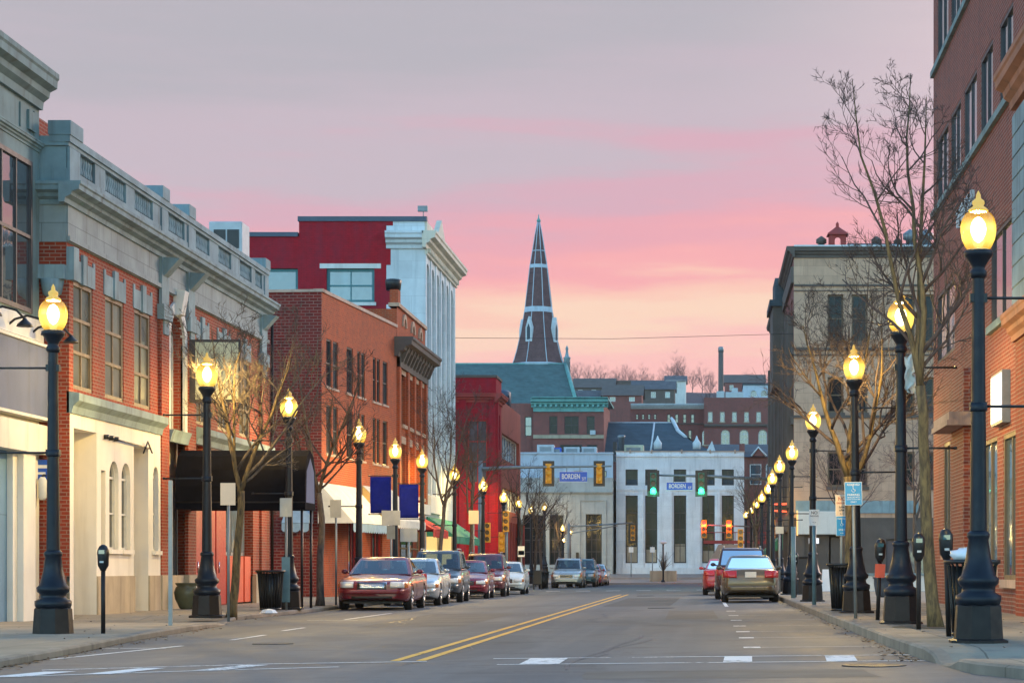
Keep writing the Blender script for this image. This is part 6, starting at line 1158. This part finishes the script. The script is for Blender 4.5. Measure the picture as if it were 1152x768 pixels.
    cb.box(-.62, .62, ya+.28, ya+.62, .8, zf(ya)+.05); cb.tube([(.36+.17*math.cos(a), ya+.8+.06*math.sin(a), zf(ya)+.02+.16*math.sin(a)) for a in [2*math.pi*k/14 for k in range(15)]], .018, 5); cb.tube([(.02, ya+.55, Hh-.16), (.2, ya+.56, Hh-.16)], .04, 6) if False else None
    cb.build('cabin', M['cabin'], t)
    ring = [G('F', u, 1) for u in uu] + [G(1, v, 1) for v in vv[1:]] + [G('B', u, 1) for u in uu[::-1][1:]] + [G(-1, v, 1) for v in vv[::-1][1:-1]]
    c = Vector((0, (yb+yc)/2, 0)); rr = [ring]
    for f, dz in ((.93, .03), (.75, .045), (.4, .055), (.05, .06)): rr.append([Vector((c.x+(p.x-c.x)*f, c.y+(p.y-c.y)*f, p.z+dz)) for p in ring])
    g.grid(rr, close=True); g.add(rr[-1], [tuple(range(len(ring)))]); gm = g.mesh('g'); bm = bmesh.new(); bm.from_mesh(me2); bm.from_mesh(gm); bmesh.ops.remove_doubles(bm, verts=bm.verts[:], dist=1e-4); bm.to_mesh(me2); bm.free()
    for p in me2.polygons: p.use_smooth = True
    me2.set_sharp_from_angle(angle=R(38))
    def patch(part, u0, u1, s0, s1, nm, mt_, off=.006, k=8):
        q = MB(); q.grid([[G(part, u0+(u1-u0)*i/k, s0+(s1-s0)*j/5, off) for i in range(k+1)] for j in range(6)]); return q.build(nm, M[mt_], t, recalc=False)
    patch('F', -.91, .91, .09, .91, 'windscreen', 'car_window'); patch('B', -.91, .91, .09, .91, 'rear_window', 'car_window')
    for s_ in (-1, 1):
        for a, b in ws: patch(s_, a-.004, b+.004, .09, .91, 'side_window', 'car_window')
    # doors on the body side
    yA, yM, yE = ya+.55, (ya+yd)/2+.15, min(yd-.15, P['wh'][1]-P['R']-.02)
    for s_ in (-1, 1):
        for a, b in ((yA, yM-.012), (yM+.012, yE)):
            q = MB(); ks = [k for k in range(n) if .12 <= SEC[k][1] <= .93]; q.grid([[Vector((s_*S(a+(b-a)*i/5, k, .007).x, a+(b-a)*i/5, S(a+(b-a)*i/5, k).z)) for i in range(6)] for k in ks]); d = q.build('door', M[paint], t, recalc=False)
            q = MB(); zz = P['zb']+(interp(P['top'], b)-P['zb'])*.80; q.tube([(s_*(hw(b)+.015), b-.24, zz), (s_*(hw(b)+.02), b-.06, zz)], .014, 6); q.build('handle', M['chrome' if kind == 'sedan' else paint], d)
    # wheels
    for y in P['wh']:
        for s_ in (-1, 1):
            Rr = P['R']; w = MB(); x0 = s_*(W/2-.22); x1 = s_*(W/2-.005)
            prof = [(Rr*.6, 0), (Rr*.93, 0), (Rr, .12), (Rr, .88), (Rr*.93, 1), (Rr*.68, 1), (Rr*.66, .9)]
            w.grid([[(x0+(x1-x0)*f, y+r_*math.cos(a), Rr+r_*math.sin(a)) for a in [2*math.pi*k/24 for k in range(24)]] for r_, f in prof], close=True); wo_ = w.build('wheel', M['tyre'], t)
            w = MB(); w.grid([[(x0+(x1-x0)*f, y+r_*math.cos(a), Rr+r_*math.sin(a)) for a in [2*math.pi*k/24 for k in range(24)]] for r_, f in ((Rr*.67, .93), (Rr*.62, .97), (Rr*.55, .86), (Rr*.2, .90), (Rr*.12, .96), (.01, .96))], close=True)
            for k in range(7):
                a = 2*math.pi*k/7; w.tube([(x0+(x1-x0)*.93, y+Rr*.15*math.cos(a), Rr+Rr*.15*math.sin(a)), (x0+(x1-x0)*.94, y+Rr*.6*math.cos(a), Rr+Rr*.6*math.sin(a))], .03, 5)
            w.build('rim', M['rim'], wo_)
    # front and rear fittings: patches that follow the nose
    def nose(x0, x1, z0, z1, nm, mt_, off, k=8, yb_=False, par=t):
        q = MB(); rows_ = []
        for j in range(4):
            z_ = z0+(z1-z0)*j/3; rw = []
            for i in range(k+1):
                x = x0+(x1-x0)*i/k; lim = W/2*.76; ax = abs(x); y = 0.0
                if ax > lim:
                    y = .6*(1-min(1, ((1-ax/(W/2*1.0))/.24))**(1/2.2)) if ax < W/2 else .6
                tp = interp(P['top'], (L-y) if yb_ else y); y2 = y
                if yb_: y2 = y + max(0, .12*(z_-tp)/.25)
                else: y2 = max(y, .24*max(0, z_-tp+.03)/.10)
                rw.append((x, (L-y2+off) if yb_ else (y2-off), z_))
            rows_.append(rw)
        q.grid(rows_); o = q.build(nm, M[mt_], par); sd = o.modifiers.new('s', 'SOLIDIFY'); sd.thickness = .04; sd.offset = 0; return o
    zt = P['top'][0][1]; hwid = W/2
    zl0, zl1 = zt*.80, zt*1.0+.02
    for s_ in (-1, 1):
        a, b = sorted((s_*hwid*(.50), s_*hwid*.86)); nose(a, b, zl0+.02, zl1, 'headlamp', 'headlamp', .012); a, b = sorted((s_*hwid*.865, s_*hwid*.95)); nose(a, b, zl0+.02, zl1-.01, 'indicator', 'amber_lens', .012, 3)
        a, b = sorted((s_*hwid*.48, s_*hwid*.94)); zr_ = P['top'][-1][1]; z2 = (.76, .965) if kind != 'suv' else (.80, 1.06); nose(a, b, z2[0], z2[1], 'tail_lamp', 'tail', .03, yb_=True)
    gw = hwid*.40; o = nose(-gw, gw, zl0-.06, zl1+.03, 'grille', 'chrome' if P['front'] == 'chrome' else 'trim_black', .02)
    if P['front'] == 'chrome':
        q = MB(); 
        for i in range(21): x = -gw*.95+i*gw*1.9/20; q.box(x-.006, x+.006, -.05, .04, zl0-.05, zl1)
        q.build('grille_bars', M['trim_black'], o)
    else:
        q = MB()
        for i in range(2): q.box(-gw*.98, gw*.98, -.055, -.035, zl0+.02+i*.08, zl0+.045+i*.08)
        q.build('grille_bars', M['chrome'], o)
    nose(-hwid*.86, hwid*.86, zt*.60, zt*.76, 'front_bumper', paint, .035, 12); nose(-hwid*.55, hwid*.55, P['zb']+.10, zt*.52, 'lower_intake', 'trim_black', .01); nose(-hwid*.86, hwid*.86, zt*.52, zt*.78, 'rear_bumper', paint, .035, 12, True)
    zr_ = P['top'][-1][1]; q = MB(); q.box(-.17, .17, L-.03, L+.03, zr_*.98, zr_*.98+.17); q.build('number_plate', M['plate'], t)
    if False: q = MB(); q.box(-.15, .15, -.075, -.05, zt*.52, zt*.52+.14); q.build('number_plate', M['plate'], t)
    q = MB(); q.box(-hwid*.8, hwid*.8, .25, L-.25, P['zb']-.04, P['zb']+.02); q.build('underbody', M['trim_black'], t)
    for s_ in (-1, 1):
        q = MB(); rows_ = []
        for i in range(6):
            a = math.pi*i/5; rows_.append([(s_*(hwid*.97+.09)+.095*math.cos(b)*max(.05, math.sin(a)), ya+.72+.05*math.sin(b)*max(.05, math.sin(a)), interp(P['top'], 1.6)+.085-.065*math.cos(a)) for b in [2*math.pi*k/10 for k in range(10)]])
        q.grid(rows_, close=True); q.tube([(s_*(hwid*.88), ya+.74, interp(P['top'], 1.6)+.04), (s_*(hwid*.97+.05), ya+.73, interp(P['top'], 1.6)+.07)], .025, 6); q.build('mirror', M[paint], t)
    if kind == 'suv':
        for s_ in (-1, 1): q = MB(); q.tube([(s_*wrf*.86, yb+.25, Hh-.02), (s_*wrf*.86, yb+.4, Hh+.05), (s_*wrf*.86, yc-.3, Hh+.05), (s_*wrf*.86, yc-.1, Hh-.02)], .02, 6); q.build('roof_rail', M['steel'], t)
    return t
def m_car(n_, c, metal=.15): M[n_] = m_paint(n_, c, .3, metal, .05, .4, 1.5, .7)
m_car('burgundy_paint', (.15, .004, .014)); m_car('silver_paint', (.50, .53, .54), .6); m_car('grey_paint', (.075, .085, .10), .5); m_car('crimson_paint', (.18, .004, .017)); m_car('maroon_paint', (.12, .016, .02)); m_car('white_paint', (.62, .66, .64), .1); m_car('champagne_paint', (.40, .43, .44), .5); m_car('teal_paint', (.04, .11, .13)); m_car('red_car_paint', (.42, .03, .03)); m_car('bronze_paint', (.105, .078, .045), .4); m_car('black_cherry_paint', (.055, .018, .02))
def place(t, x, y, back=False):
    t.location = (x, y, rz(x)+.002); t.rotation_euler = (0, 0, math.pi if back else R(2.0 + random.Random(int(y*7)).uniform(-.5, .5)) if y < 110 else 0)
place(make_car('sedan', 'burgundy_paint', 'dark red sedan with wide chrome grille at the head of the left row'), -8.95, 57)
place(make_car('compact', 'silver_paint', 'silver sedan parked right behind the chrome grilled red sedan'), -8.95, 64.2)
place(make_car('suv', 'grey_paint', 'grey sport utility car with roof rails behind the silver sedan'), -9.0, 70.3)
place(make_car('compact', 'crimson_paint', 'dark red sedan with slim grille behind the grey sport utility car'), -9.0, 79.2)
place(make_car('suv', 'maroon_paint', 'maroon sport utility car behind the slim grilled red sedan'), -9.0, 85.5)
place(make_car('compact', 'white_paint', 'white sedan at the far end of the nearer left row'), -8.85, 93.2)
place(make_car('suv', 'champagne_paint', 'pale silver sport utility car alone beyond the signals on the left'), PX(637, 124), 124)
place(make_car('suv', 'teal_paint', 'teal car tucked behind the pale silver sport utility car'), PX(653, 130.5), 130.5)
place(make_car('compact', 'red_car_paint', 'small red car behind the teal car on the far left'), PX(661, 137), 137)
place(make_car('compact', 'silver_paint', 'small silver car last in the far left row'), PX(668, 143), 143)
def placeb(t, x, y, L): t.location = (x, y+L, rz(x)+.002); t.rotation_euler = (0, 0, math.pi)
placeb(make_car('compact', 'bronze_paint', 'bronze brown sedan seen from behind on the right'), 1.33, 64.5, 4.55)
placeb(make_car('suv', 'black_cherry_paint', 'dark cherry sport utility car in front of the bronze sedan'), 1.2, 71.5, 4.55)
placeb(make_car('compact', 'red_car_paint', 'red car ahead of the dark cherry sport utility car'), .72, 84, 4.55)
placeb(make_car('compact', 'grey_paint', 'grey car farthest along the right kerb'), .82, 96, 4.55)

# ------------------------------------------------------------------ evening haze
hz = MB(); hz.box(-330, 330, -25, 760, -1.2, 95); hm = bpy.data.materials.new('evening_haze'); hm.use_nodes = True; ht = hm.node_tree; ht.nodes.clear()
pv = ht.nodes.new('ShaderNodeVolumePrincipled'); pv.inputs['Color'].default_value = (.93, .94, 1, 1); pv.inputs['Density'].default_value = .0001; pv.inputs['Anisotropy'].default_value = .3
ho = ht.nodes.new('ShaderNodeOutputMaterial'); ht.links.new(pv.outputs[0], ho.inputs['Volume'])
o = hz.build('haze', hm); struct(o, 'stuff')
